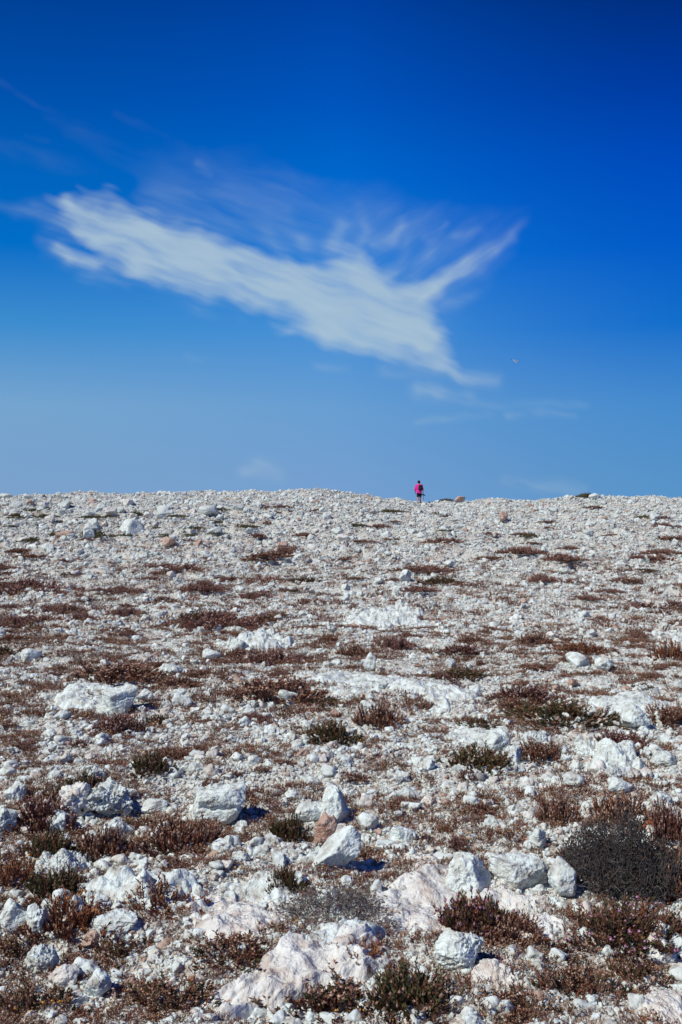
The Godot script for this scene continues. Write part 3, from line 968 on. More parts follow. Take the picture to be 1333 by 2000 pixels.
		[60, 1290, 40, 28, 0.9, 10, 13.0, 0.14, "white", 0.9, 0.0, 0.3, "limestone_rock", "lone pale rock among dark red-brown shrubs"],
		[790, 1140, 26, 26, 0.9, 8, 14.0, 0.1, "white", 0.5, 0.0, 0.2, "far_boulder", "small peaked white boulder between two red-brown shrubs"],
		[1062, 1090, 16, 24, 0.9, 8, 14.0, 0.1, "white", 0.5, 0.0, 0.2, "far_boulder", "upright white boulder at the end of a red-brown shrub"],
	]
	var k := 100
	for s in list:
		k += 1
		var big: bool = s[2] >= 90 and s[1] > 1400
		var called: String = s[12]
		var form := ""
		if called.ends_with("block"):
			form = "block"
		elif called.begins_with("pointed") or called.begins_with("peaked") or called.begins_with("wedge"):
			form = "peak"
		elif called in ["leaning_rock", "cracked_rock", "flat_stone"]:
			form = "slab"
		var mesh := rock_mesh(k * 31, s[5], s[6], s[7], 5 if big else (4 if s[2] >= 44 and s[1] > 1300 else 3), Vector3.ONE, form)
		var o := put_rock(mesh, s[8], s[0], s[1], s[2], s[3], s[4], s[9], s[10], s[11], s[12])
		tag(o, s[13], "rock")

	# bedrock that breaks through the ground: middle px, py, length, depth, turn, rise, roughness
	for b in [
		[468, 1802, 225, 360, 0.35, 22, 0.7, "blush", "bedrock_slab", "broad pinkish-white bedrock slab below the grey twiggy bush"],
		[510, 1744, 180, 110, 0.0, 16, 0.8, "white", "bedrock_slab", "white shelf of bedrock just below the big squarish block"],
		[596, 1905, 460, 185, 0.80, 42, 0.5, "blush", "bedrock_ridge", "long slanting ridge of pitted bedrock rising out of russet plants"],
		[660, 1843, 240, 120, 0.6, 30, 0.6, "white", "bedrock_ridge", "shorter pitted ridge of bedrock behind the long slanting ridge"],
		[838, 1782, 430, 220, 0.80, 22, 0.4, "blush", "bedrock_slab", "smooth flat pinkish slab under the large peaked rock"],
		[1012, 1764, 140, 70, 0.0, 14, 0.7, "blush", "bedrock_slab", "pinkish shelf of rock at the foot of the cracked white rock"],
		[1050, 1818, 110, 120, 0.2, 18, 0.8, "blush", "bedrock_slab", "small pinkish bedrock slab between the flowering shrub and the dark bush"],
		[1312, 1968, 140, 220, 0.1, 20, 0.9, "blush", "bedrock_slab", "pale bedrock slab in gravel below the rounded pinkish rock"],
		[930, 1446, 150, 190, 0.0, 18, 0.6, "white", "bedrock_hump", "long smooth white hump of bedrock above the wedge-shaped rock"],
		[1200, 1482, 120, 130, 0.0, 34, 1.0, "white", "bedrock_hump", "broad white hump of bedrock behind the rounded stones"],
		[510, 1254, 130, 180, 0.0, 20, 1.2, "white", "bedrock_hump", "lumpy white bedrock hump behind the round pitted rock"],
		[285, 1742, 330, 180, -0.1, 38, 1.7, "white", "bedrock_crag", "long crumbling white crag with deep cracks above rust plants"],
		[130, 1702, 130, 150, 0.3, 34, 1.8, "pitted", "bedrock_crag", "crumbled pitted crag at the end of the long crag"],
		[225, 1812, 110, 90, 0.0, 12, 0.7, "white", "bedrock_slab", "flat white slab sunk in gravel below the long crag"],
		[190, 1362, 170, 240, 0.2, 16, 0.6, "white", "bedrock_hump", "smooth white bedrock patch behind the slant-topped block"],
		[860, 1350, 170, 260, 0.1, 16, 0.6, "white", "bedrock_hump", "smooth white bedrock patch below the brown-green cushion"],
		[1250, 1375, 170, 240, 0.0, 16, 0.6, "white", "bedrock_hump", "smooth white bedrock patch uphill of the humped rock"],
		[690, 1330, 190, 260, 0.0, 14, 0.6, "white", "bedrock_hump", "low white bedrock swell below the slim standing stone"],
		[760, 1215, 150, 300, 0.0, 18, 0.8, "white", "bedrock_hump", "low white bedrock swell above the white-dotted russet cushion"],
		[820, 1690, 120, 150, 0.3, 12, 0.8, "blush", "bedrock_slab", "flat pinkish rock plate uphill of the large peaked rock"],
		[960, 1905, 90, 110, 0.2, 18, 1.0, "blush", "bedrock_slab", "low pinkish rock beside the rounded rough rock"],
	]:
		var o := bedrock(b[0], b[1], b[2], b[3], b[4], b[5], b[6], b[7], b[8], 60 + k)
		k += 1
		tag(o, b[9], "bedrock", "", "thing")

	# the other stones large enough to pick out, strewn over the slope
	var shapes := []
	for i in 14:
		shapes.append(rock_mesh(900 + i * 7, 6 + i % 5, 12.0 + (i % 4) * 5.0, 0.14 + 0.04 * (i % 4), 3))
	var mats := ["white", "white", "white", "white", "pitted", "blush", "white", "blush", "pitted", "pink"]
	var words := {"white": "white", "pitted": "pitted white", "blush": "pinkish-white", "pink": "reddish-pink"}
	rng.seed = 77
	var made := 0
	while made < 205:
		var far := made % 3
		var py := rf(985, 1080) if far == 0 else (rf(1080, 1330) if far == 1 else rf(1330, 1960))
		var px := rf(-40, 1373)
		if far == 0 and px > 500.0 and rng.randf() < 0.5:
			continue
		var p := spot(px, py)
		if far > 0 and bare(p.x, p.z) > 0.75:
			continue
		var w := rf(13, 26) if far == 0 else (rf(10, 21) if far == 1 else rf(12, 26))
		if far == 0 and px < 420.0:
			w *= 1.15
		var mat: String = mats[rng.randi() % mats.size()]
		var ratio := rf(0.5, 0.85)
		var n := rng.randi() % 14
		var o := put_rock(shapes[n], mat, px, py, w, w * ratio, rf(0.7, 1.1), rng.randf() * TAU, rf(-0.25, 0.25), rf(0.25, 0.45), "loose_rock")
		var metres := w * absf(p.z) / F
		var size: String = "fist-sized" if metres < 0.12 else ("head-sized" if metres < 0.3 else ("knee-high" if metres < 0.7 else "large"))
		var look: String = "flattish" if ratio < 0.6 else (["rounded", "blunt", "angular", "sharp-edged"][n % 4] if ratio < 0.76 else "tall")
		tag(o, "%s %s %s rock %s" % [size, look, words[mat], near_mark(o.position, absf(p.z))], "rock", "loose rocks strewn over the slope")
		made += 1

# ------------------------------------------------------------------ shrubs
func put_shrub(set_: Dictionary, px: float, py: float, w: float, h: float, called: String, deep := 0.0) -> Node3D:
	var p := spot(px, py)
	var s := absf(p.z) / F
	var half := w * s * 0.62
	var dz: float = deep if deep > 0.0 else rf(0.7, 1.2)
	var back := p + Vector3(0, 0, -half * dz * 0.55)
	back.x *= absf(back.z) / absf(p.z)
	back.y = height(back.x, back.z) - 0.004
	var tall: float = set_.get("tall", 0.6) * 0.95
	var o := thing(called, back)
	o.basis = Basis(Vector3.UP, 0.0) * Basis.from_scale(Vector3(half, h * s * (0.62 if py < 1560.0 else 0.92) / tall, half * dz))
	for key in set_:
		if key == "tall":
			continue
		part(key, set_[key], m_wood if key == "twigs" else m_leaf, o)
	return o

var sets := {}

func make_shrubs() -> void:
	# meshes of footprint radius 1 and height 1; leaf sizes follow the distance they are used at
	var near := Vector3(1, 0.6, 1)
	var wide := Vector3(1, 0.30, 1)
	for i in 3:
		sets["russet%d" % i] = cushion(40 + i, 620, near, russet, 16, 0.095, 0.5, Color(0.46, 0.30, 0.22), 0.032)
		sets["ember%d" % i] = cushion(50 + i, 260, near, ember, 15, 0.10, 0.3, Color(0.45, 0.27, 0.16), 0.032)
		sets["olive%d" % i] = cushion(60 + i, 480, near, olive, 16, 0.10, 0.2, Color(0.35, 0.2, 0.16), 0.035)
		sets["plum%d" % i] = cushion(70 + i, 560, near, plum, 15, 0.095, 0.5, Color(0.42, 0.28, 0.27), 0.035)
		sets["heath%d" % i] = cushion(80 + i, 1500, wide, heathy, 9, 0.06, 0.45, Color(0.55, 0.42, 0.37), 0.016)
		sets["thin%d" % i] = cushion(95 + i, 330, near, russet + olive, 15, 0.10, 0.4, Color(0.46, 0.30, 0.22), 0.032)
		sets["moss%d" % i] = cushion(90 + i, 900, wide, moss, 10, 0.07, 0.0, Color.WHITE, 0.02)
	sets["flower0"] = cushion(33, 620, near, olive + russet, 12, 0.12, 0.4, Color(0.46, 0.22, 0.34), 0.035)
	sets["flower1"] = cushion(34, 900, near, russet + olive, 11, 0.085, 0.16, Color(0.50, 0.24, 0.40), 0.026)
	sets["twig0"] = twig_bush(21, 620, Vector3(1, 0.5, 1), 1.25)
	sets["twig1"] = twig_bush(22, 1700, Vector3(1, 0.6, 1), 0.55)
	# px, foot py, width, height, kind, name, label
	var list := [
		[655, 1822, 200, 62, "twig0", "twiggy_bush", "bare grey twiggy bush with tangled stems behind the bedrock ridges"],
		[1215, 1752, 190, 128, "twig1", "twiggy_bush", "large dark almost black twiggy bush with white rocks at its edge"],
		[1225, 1866, 210, 60, "flower1", "flowering_shrub", "wide brown shrub with pink flowers in front of the dark bush"],
		[925, 1836, 120, 62, "flower0", "flowering_shrub", "dark green shrub with upright stems and pink flowers on the slab"],
		[1005, 1842, 96, 40, "russet1", "heath_shrub", "russet shrub growing against the green flowering shrub"],
		[352, 1668, 132, 60, "russet0", "heath_shrub", "dense russet shrub at the foot of the big squarish block"],
		[565, 1648, 64, 44, "olive0", "heath_shrub", "small olive-brown shrub between the big block and the leaning slab"],
		[90, 1632, 110, 54, "plum0", "purple_shrub", "purple-brown shrub with pale flower heads beside the craggy rocks"],
		[165, 1575, 110, 46, "olive1", "heath_shrub", "dark brown shrub behind the craggy rock cluster"],
		[100, 1680, 90, 46, "olive2", "heath_shrub", "thin dark shrub below the purple-brown shrub"],
		[205, 1690, 80, 50, "russet2", "heath_shrub", "spiky brown shrub below the craggy cluster"],
		[115, 1762, 110, 46, "olive0", "green_shrub", "dark green shrub behind the line of five white rocks"],
		[310, 1790, 130, 48, "ember0", "rust_shrub", "bright rust-orange plant below the long crumbling crag"],
		[130, 1850, 150, 60, "ember1", "rust_shrub", "rust-orange plant in front of the line of five white rocks"],
		[555, 1742, 60, 34, "olive2", "green_shrub", "small green sprig plant above the grey twiggy bush"],
		[1212, 1612, 100, 56, "russet1", "heath_shrub", "brown shrub uphill of the large dark twiggy bush"],
		[1310, 1650, 80, 66, "plum1", "purple_shrub", "dark purple-brown shrub next to the small rusty rock"],
		[1090, 1610, 60, 44, "russet2", "heath_shrub", "brown shrub with pale buds near the slim pale rock"],
		[1320, 1770, 80, 90, "ember2", "rust_shrub", "rust-coloured shrub at the side of the large dark bush"],
		[940, 1508, 130, 56, "olive1", "heath_shrub", "olive-brown shrub in front of the wedge-shaped rock"],
		[1055, 1492, 80, 46, "russet0", "heath_shrub", "russet shrub hugging the pitted hollow rock"],
		[535, 1372, 140, 54, "russet1", "heath_shrub", "wide russet shrub sheltering a flat white stone"],
		[648, 1452, 80, 48, "olive2", "heath_shrub", "dark olive shrub on open white gravel"],
		[738, 1424, 72, 54, "russet2", "heath_shrub", "tan-tipped shrub uphill of the dark olive shrub"],
		[296, 1512, 66, 50, "olive0", "heath_shrub", "dark brown shrub with rusty foot below a smaller one"],
		[338, 1486, 64, 38, "russet0", "heath_shrub", "small brown shrub just above a dark brown one"],
		[230, 1430, 92, 46, "plum2", "purple_shrub", "purple-brown shrub below the slant-topped block"],
		[228, 1338, 128, 38, "russet2", "heath_shrub", "long russet shrub above the slant-topped block"],
		[345, 1345, 60, 26, "russet1", "heath_shrub", "low tan shrub beside the long russet shrub"],
		[1095, 1418, 150, 44, "olive2", "heath_shrub", "long olive and russet shrub behind the pitted hollow rock"],
		[1032, 1370, 112, 42, "plum0", "purple_shrub", "feathery purple-brown shrub above the long olive shrub"],
		[932, 1434, 64, 26, "olive0", "green_shrub", "small green shrub on the long hump of bedrock"],
		[1215, 1466, 100, 44, "plum1", "purple_shrub", "dark russet shrub below the humped white rock"],
		[1305, 1418, 80, 44, "russet0", "heath_shrub", "dark shrub beside the humped white rock"],
		[1140, 1282, 92, 28, "ember0", "rust_shrub", "orange-brown cushion shrub on the open white slope"],
		[1042, 1262, 50, 28, "russet1", "heath_shrub", "small russet cushion above the orange-brown cushion"],
		[770, 1268, 64, 34, "heath0", "heath_shrub", "russet cushion dotted with white flowers uphill of the standing stone"],
		[905, 1284, 74, 24, "plum0", "purple_shrub", "purple-brown cushion just behind the small sharp stone"],
		[905, 1326, 84, 26, "olive1", "heath_shrub", "brown-green cushion below the small sharp stone"],
		[690, 1284, 50, 28, "russet2", "heath_shrub", "russet cushion beside the slim standing stone"],
		[526, 1294, 108, 40, "heath1", "heath_shrub", "russet shrub next to the round pitted rock"],
		[424, 1230, 150, 40, "heath2", "heath_shrub", "wide dark red-brown shrub sprinkled with white flowers"],
		[60, 1222, 120, 26, "heath0", "heath_shrub", "dark red-brown shrub, lower of two side by side"],
		[120, 1200, 90, 22, "heath1", "heath_shrub", "dark red-brown shrub, upper of two side by side"],
		[60, 1160, 140, 34, "heath2", "heath_shrub", "dark wide shrub above the pair of red-brown shrubs"],
		[330, 1122, 150, 24, "heath0", "heath_shrub", "long red-brown shrub band below the rise"],
		[520, 1140, 110, 24, "heath1", "heath_shrub", "red-brown shrub on the slope past the long shrub band"],
		[400, 1162, 70, 28, "heath2", "heath_shrub", "compact red-brown shrub below the long shrub band"],
		[500, 1168, 60, 20, "heath0", "heath_shrub", "small red-brown shrub near the compact one"],
		[565, 1082, 60, 22, "heath1", "heath_shrub", "red-brown shrub high on the slope below the rounded crest"],
		[240, 1160, 60, 16, "heath2", "heath_shrub", "thin red-brown shrub under the long shrub band"],
		[870, 1058, 60, 16, "heath0", "heath_shrub", "red-brown shrub on the slope straight below the walker"],
		[1020, 1092, 70, 20, "heath1", "heath_shrub", "red-brown shrub beside the upright white boulder"],
		[1102, 1106, 70, 18, "heath2", "heath_shrub", "russet shrub past the upright white boulder"],
		[1258, 1098, 120, 24, "heath0", "heath_shrub", "long dark red-brown shrub near the top of the slope"],
		[830, 1118, 100, 16, "heath1", "heath_shrub", "low long russet shrub band on the white slope"],
		[860, 1142, 60, 18, "olive1", "green_shrub", "dark green low shrub below the russet shrub band"],
		[1060, 1140, 46, 22, "heath2", "heath_shrub", "round russet shrub on the bare white slope"],
		[1270, 1192, 120, 26, "plum2", "purple_shrub", "grey-purple shrub on the slope with stones behind"],
		[1310, 1290, 60, 54, "ember1", "rust_shrub", "tall rust-brown shrub at a rock edge"],
		[190, 1052, 60, 18, "moss0", "green_cushion", "green cushion plant below the big peaked boulder"],
		[265, 1008, 22, 14, "moss1", "green_cushion", "small green tuft just above the big peaked boulder"],
		[765, 1006, 46, 8, "moss2", "green_cushion", "flat green patch on the slope below the walker"],
		[1148, 980, 34, 11, "moss0", "green_cushion", "green cushion plant on the skyline beside a white boulder"],
		[872, 983, 22, 6, "moss1", "green_cushion", "tiny green patch on the crest beside the walker"],
		[38, 1012, 40, 8, "moss2", "green_cushion", "green patch among rocks below the jagged skyline boulder"],
		[80, 1012, 34, 8, "moss0", "green_cushion", "green patch beside another under the skyline dip"],
		[330, 1050, 36, 10, "moss1", "green_cushion", "olive green patch beside the big peaked boulder"],
		[375, 1052, 40, 8, "moss2", "green_cushion", "flat olive patch on the rise past the peaked boulder"],
		[70, 1064, 40, 12, "moss0", "green_cushion", "green patch below the brownish-pink boulder"],
		[640, 1996, 220, 52, "thin1", "rust_shrub", "dense rust-brown plants at the foot of the long slanting ridge"],
		[800, 1990, 170, 66, "olive1", "green_shrub", "mixed green and brown plant in front of the rounded rough rock"],
		[480, 1905, 170, 33, "thin0", "heath_shrub", "russet plants between the broad slab and the long ridge"],
		[330, 1985, 170, 37, "thin2", "rust_shrub", "rust plants on gravel beside the touching pair of rocks"],
		[60, 1985, 150, 45, "thin2", "rust_shrub", "rust plants below the touching pair of rocks"],
		[1130, 1950, 150, 49, "thin0", "heath_shrub", "brown shrub on gravel past the rounded rough rock"],
		[1000, 1992, 140, 37, "thin0", "heath_shrub", "brown-green plants below the rounded rough rock"],
		[1240, 1925, 90, 30, "thin2", "heath_shrub", "brown plants in front of the rounded pinkish rock"],
		[235, 1880, 120, 33, "thin2", "heath_shrub", "brown plants on gravel above the touching pair of rocks"],
		[700, 1905, 110, 36, "ember1", "rust_shrub", "orange-brown plants filling the notch beside the long ridge"],
		[20, 1730, 80, 50, "ember2", "rust_shrub", "rust plants beside the crumbled pitted crag"],
		[30, 1880, 70, 30, "thin2", "heath_shrub", "brown plants below the first of five white rocks"],
	]
	rng.seed = 555
	for s in list:
		var o := put_shrub(sets[s[4]], s[0], s[1], s[2], s[3], s[5])
		tag(o, s[6], "shrub")
	# the rest of the plants one can pick out on the slope
	var kinds := ["heath0", "heath1", "heath2", "russet0", "russet1", "olive0", "plum1", "ember2"]
	var words := {"h": "red-brown heath shrub", "r": "russet leafy shrub", "o": "olive-brown shrub", "p": "purple-brown shrub", "e": "rust-orange shrub", "m": "green cushion plant"}
	var made := 0
	while made < 215:
		var zone := made % 4
		var px := rf(-40, 1373)
		var py := rf(988, 1055) if zone == 0 else (rf(1055, 1180) if zone == 1 else (rf(1180, 1330) if zone == 2 else rf(1330, 1720)))
		if zone == 0 and px > 560.0 and py < 1030.0 and rng.randf() < 0.5:
			continue
		var kind: String = kinds[rng.randi() % kinds.size()]
		if zone == 0:
			kind = "moss%d" % (rng.randi() % 3) if px < 500.0 or rng.randf() < 0.2 else "heath%d" % (rng.randi() % 3)
		var w := rf(18, 42) if zone == 0 else (rf(20, 64) if zone == 1 else (rf(22, 56) if zone == 2 else rf(26, 56)))
		var h := w * rf(0.18, 0.30) if zone == 0 else (w * rf(0.16, 0.28) if zone == 1 else w * rf(0.28, 0.5))
		var o := put_shrub(sets[kind], px, py, w, h, "green_cushion" if kind[0] == "m" else ("rust_shrub" if kind[0] == "e" else ("purple_shrub" if kind[0] == "p" else "heath_shrub")))
		var flat: String = "flat" if h / w < 0.26 else ("low" if h / w < 0.4 else "bushy")
		var metres := w * absf(o.position.z) / F
		var size: String = "tiny" if metres < 0.16 else ("small" if metres < 0.4 else ("mid-sized" if metres < 0.8 else "wide"))
		tag(o, "%s %s %s %s" % [size, flat, words[kind[0]], near_mark(o.position, absf(o.position.z))], "shrub", "low shrubs dotted over the slope")
		made += 1

# ------------------------------------------------------------------ uncounted stones
func stone_tint() -> Color:
	var u := rng.randf()
	var k := rf(0.90, 1.04)
	if u < 0.78:
		return Color(0.72 * k, 0.78 * k, 0.76 * k)
	if u < 0.93:
		return Color(0.69 * k, 0.66 * k, 0.61 * k)
	if u < 0.97:
		return Color(0.50 * k, 0.37 * k, 0.30 * k)
	return Color(0.40 * k, 0.41 * k, 0.42 * k)

func scatter(parent: Node, called: String, meshes: Array, mat: Material, where: Array, tints: Array) -> void:
	for i in meshes.size():
		var mm := MultiMesh.new()
		mm.transform_format = MultiMesh.TRANSFORM_3D
		mm.use_colors = true
		mm.mesh = meshes[i]
		mm.instance_count = where[i].size()
		for k in where[i].size():
			mm.set_instance_transform(k, where[i][k])
			mm.set_instance_color(k, tints[i][k])
		var o := MultiMeshInstance3D.new()
		o.name = called
		o.multimesh = mm
		o.material_override = mat
		o.set_meta("kind", "stuff")
		parent.add_child(o, true)

func make_rubble() -> void:
	var root := thing("rubble", Vector3.ZERO)
	tag(root, "loose white limestone gravel and rubble strewn over the slope", "rubble", "", "stuff")
	var meshes := []
	for i in 10:
		meshes.append(rock_mesh(2000 + i * 13, 6 + i % 4, 20.0, 0.34, 2, Vector3(1, 0.60 + 0.06 * (i % 5), 0.72 + 0.06 * (i % 4)), "", i >= 6))
	var where := []
	var tints := []
	for m in meshes:
		where.append([])
		tints.append([])
	rng.seed = 4242
	# from, to, stones per square metre, smallest radius, largest radius
	for band in [[2.3, 4.5, 3600.0, 0.0062, 0.040], [4.5, 7.5, 2000.0, 0.0085, 0.055], [7.5, 13.0, 1500.0, 0.0085, 0.06], [13.0, 24.0, 560.0, 0.0135, 0.10], [24.0, 45.0, 250.0, 0.022, 0.16], [45.0, 84.0, 120.0, 0.034, 0.22]]:
		var area: float = 0.5 * deg_to_rad(50.0) * (band[1] * band[1] - band[0] * band[0])
		for n in int(area * band[2]):
			var r := sqrt(rf(band[0] * band[0], band[1] * band[1]))
			var a := deg_to_rad(rf(-25.0, 25.0))
			var x := sin(a) * r
			var z := -cos(a) * r
			var g := bare(x, z)
			if rng.randf() < g * (0.5 if r < 5.0 else 0.75) - 0.10:
				continue
			var s: float = minf(band[2 + 1] * pow(maxf(rng.randf(), 0.0005), -0.36), band[4])
			var i := rng.randi() % meshes.size()
			var b := Basis(Vector3.UP, rng.randf() * TAU) * Basis(Vector3(rf(-1, 1), 0, rf(-1, 1)).normalized(), rf(-0.5, 0.5)) * Basis.from_scale(Vector3.ONE * s)
			where[i].append(Transform3D(b, Vector3(x, height(x, z) + s * rf(-0.1, 0.38) * (1.0 if r < 9.0 else 0.5) - (0.0 if r < 9.0 else s * 0.16), z)))
			tints[i].append(stone_tint())
	scatter(root, "gravel", meshes, m_rubble, where, tints)

func make_ground_cover() -> void:
	rng.seed = 808
	var root := thing("ground_cover", Vector3.ZERO)
	tag(root, "short dry russet sprigs sprouting all over the gravel", "ground cover", "", "stuff")
	var meshes := []
	var pal := [russet, russet, ember, olive, plum, russet]
	for i in 6:
		var p := Plant.new()
		for k in 9:
			var a := rng.randf() * TAU
			var r := sqrt(rng.randf()) * 0.9
			var at := Vector3(cos(a) * r, -0.1, sin(a) * r)
			var dir := (Vector3(cos(a) * r * 0.6, 1.0, sin(a) * r * 0.6) + Vector3(rf(-0.3, 0.3), 0, rf(-0.3, 0.3))).normalized()
			var tip := sprig(p, p, at, dir, rf(0.6, 1.5), pick(pal[i]), Color(0.20, 0.09, 0.06), 9, 0.30)
			if rng.randf() < 0.3:
				p.bead(tip, 0.12, Color(0.42, 0.28, 0.20), 1.2)
		meshes.append(p.mesh())
	# dried flower heads on thin stalks, and a few yellow ones
	for col in [Color(0.42, 0.28, 0.21), Color(0.58, 0.27, 0.05)]:
		var p := Plant.new()
		p.tube(Vector3(0, -0.2, 0), Vector3(0.15, 1.7, 0.1), 0.05, 0.035, Color(0.20, 0.12, 0.08))
		p.bead(Vector3(0.15, 1.85, 0.1), 0.23, col, 0.9)
		p.tube(Vector3(0.1, -0.2, 0.1), Vector3(-0.6, 1.1, 0.5), 0.05, 0.03, Color(0.20, 0.12, 0.08))
		p.bead(Vector3(-0.6, 1.2, 0.5), 0.20, col * 0.9, 0.9)
		meshes.append(p.mesh())
	var where := []
	var tints := []
	for m in meshes:
		where.append([])
		tints.append([])
	for band in [[2.3, 4.6, 1700.0, 0.0165], [4.6, 8.0, 1100.0, 0.021], [8.0, 14.0, 520.0, 0.030], [14.0, 28.0, 75.0, 0.050], [28.0, 60.0, 8.0, 0.085]]:
		var area: float = 0.5 * deg_to_rad(50.0) * (band[1] * band[1] - band[0] * band[0])
		for n in int(area * band[2]):
			var r := sqrt(rf(band[0] * band[0], band[1] * band[1]))
			var a := deg_to_rad(rf(-25.0, 25.0))
			var x := sin(a) * r
			var z := -cos(a) * r
			var g := bare(x, z)
			if rng.randf() > g * 1.15 + 0.02:
				continue
			var i := rng.randi() % 6
			if r < 8.0 and rng.randf() < 0.13:
				i = 6 if rng.randf() < 0.80 else 7
			var s: float = band[3] * rf(0.6, 1.35) * (0.6 + 0.7 * g)
			var b := Basis(Vector3.UP, rng.randf() * TAU) * Basis.from_scale(Vector3(s, s * rf(0.45, 1.0), s))
			where[i].append(Transform3D(b, Vector3(x, height(x, z) + s * 0.12, z)))
			var k := rf(0.7, 1.3)
			tints[i].append(Color(k, k * rf(0.9, 1.1), k * rf(0.9, 1.1)))
	scatter(root, "sprigs", meshes, m_leaf, where, tints)

# ------------------------------------------------------------------ the walker
func make_walker() -> void:
	var at := spot(819, 984.5)
	var o := thing("person", at)
	o.rotation.y = -0.25
	tag(o, "person in a loose pink shirt and black shorts walking away over the crest", "person")
	# joints (x to the right as seen from behind, facing -z)
	var head := Vector3(-0.02, 1.62, -0.05)
	var neck := Vector3(0.0, 1.45, 0.0)
	var chest := Vector3(0.0, 1.26, 0.0)
	var waist := Vector3(0.0, 1.06, 0.0)
	var hips := Vector3(0.0, 0.93, 0.0)
	var shl := Vector3(-0.19, 1.39, 0.0)
	var ell := Vector3(-0.29, 1.11, 0.05)
	var wrl := Vector3(-0.30, 0.87, -0.04)
	var shr := Vector3(0.19, 1.39, 0.0)
	var elr := Vector3(0.28, 1.12, 0.05)
	var wrr := Vector3(0.29, 0.88, -0.06)
	var hl := Vector3(-0.09, 0.91, 0.0)
	var kl := Vector3(-0.08, 0.50, 0.02)
	var al := Vector3(-0.02, 0.13, 0.22)
	var tl := Vector3(-0.03, 0.03, 0.10)
	var hr := Vector3(0.09, 0.91, 0.0)
	var kr := Vector3(0.08, 0.49, -0.10)
	var ar := Vector3(0.07, 0.09, -0.06)
	var tr := Vector3(0.08, 0.04, -0.22)
	var torso := [[neck, chest, 0.07, 0.13], [chest + Vector3(-0.07, 0, 0), waist + Vector3(-0.05, 0, 0), 0.10, 0.095], [chest + Vector3(0.07, 0, 0), waist + Vector3(0.05, 0, 0), 0.10, 0.095], [shl, shr, 0.065, 0.065], [waist, hips, 0.12, 0.13], [hips + Vector3(-0.07, 0, 0.02), hips + Vector3(0.07, 0, 0.02), 0.11, 0.11]]
	var bones := torso.duplicate()
	bones += [[head + Vector3(0, 0.02, 0.01), head + Vector3(0, -0.06, -0.02), 0.095, 0.07], [head + Vector3(0, -0.05, 0.0), neck, 0.058, 0.060]]
	bones += [[head + Vector3(0, -0.01, -0.09), head + Vector3(0, -0.03, -0.115), 0.014, 0.017], [head + Vector3(-0.088, 0.0, 0.01), head + Vector3(-0.090, -0.035, 0.01), 0.018, 0.012], [head + Vector3(0.088, 0.0, 0.01), head + Vector3(0.090, -0.035, 0.01), 0.018, 0.012]]
	for s in [[shl, ell, wrl], [shr, elr, wrr]]:
		bones += [[s[0], s[1], 0.056, 0.042], [s[1], s[2], 0.044, 0.028]]
	for s in [[hl, kl, al, tl], [hr, kr, ar, tr]]:
		bones += [[s[0], s[1], 0.088, 0.058], [s[1], s[1].lerp(s[2], 0.35) + Vector3(0, 0, 0.02), 0.056, 0.058], [s[1].lerp(s[2], 0.35) + Vector3(0, 0, 0.02), s[2], 0.056, 0.036], [s[2], s[3], 0.040, 0.030]]
	var skin := plain(lin(178, 122, 98), 0.6)
	var body := part("body", body_mesh(bones, 0.014, 0.035), skin, o)
	body.set_meta("label", "bare legs, arms and neck")
	# hands with five fingers each, set on the wrists
	for s in [[wrl, -1.0], [wrr, 1.0]]:
		var w: Vector3 = s[0]
		var sd: float = s[1]
		var palm := w + Vector3(0.01 * sd, -0.085, -0.02)
		var hb := [[w, w + Vector3(0, -0.03, -0.005), 0.026, 0.026], [w + Vector3(0, -0.03, -0.025), palm + Vector3(0, 0, -0.025), 0.017, 0.015], [w + Vector3(0, -0.03, 0.0), palm, 0.018, 0.016], [w + Vector3(0, -0.03, 0.02), palm + Vector3(0, 0, 0.022), 0.016, 0.014]]
		for k in 4:
			var root := palm + Vector3(0, 0, -0.030 + k * 0.019)
			var l: float = [0.040, 0.045, 0.042, 0.032][k]
			var mid := root + Vector3(-0.012 * sd, -l, 0.0)
			hb += [[root, mid, 0.0088, 0.0082], [mid, mid + Vector3(-0.022 * sd, -l * 0.6, 0.0), 0.0082, 0.007]]
		var th := w + Vector3(-0.005 * sd, -0.045, -0.035)
		hb += [[w + Vector3(0, -0.025, -0.012), th, 0.015, 0.012], [th, th + Vector3(-0.015 * sd, -0.045, -0.018), 0.011, 0.008]]
		part("hand", body_mesh(hb, 0.005, 0.008), skin, o)
	part("hair", body_mesh([[head + Vector3(0, 0.035, 0.02), head + Vector3(0, -0.03, 0.045), 0.102, 0.075], [head + Vector3(0, 0.03, -0.05), head + Vector3(0, 0.04, 0.02), 0.075, 0.1]], 0.012, 0.03), plain(Color(0.012, 0.010, 0.010), 0.6), o)
	# a loose shirt: sleeves to the elbow, hem below the hips
	var sb := []
	for b in torso:
		sb.append([b[0], b[1], b[2] + 0.028, b[3] + 0.030])
	sb.append([Vector3(-0.07, 1.3, 0.03), Vector3(-0.08, 0.82, 0.04), 0.12, 0.125])
	sb.append([Vector3(0.07, 1.3, 0.03), Vector3(0.08, 0.82, 0.04), 0.12, 0.125])
	sb += [[shl, ell + Vector3(0, -0.05, 0), 0.085, 0.078], [shr, elr + Vector3(0, -0.05, 0), 0.085, 0.078]]
	var shirt := body_mesh(sb, 0.014, 0.03, [[Vector3(0, 0.80, 0), Vector3(0, -1, 0)], [Vector3(0, 1.475, 0), Vector3(0, 1, 0)]])
	part("shirt", shirt, plain(lin(214, 50, 146), 0.8), o)
	var pb := []
	for s in [[hl, kl], [hr, kr]]:
		pb.append([s[0], s[1].lerp(s[0], 0.12), 0.112, 0.098])
	pb.append([hl + Vector3(0, 0.05, 0.01), hr + Vector3(0, 0.05, 0.01), 0.12, 0.12])
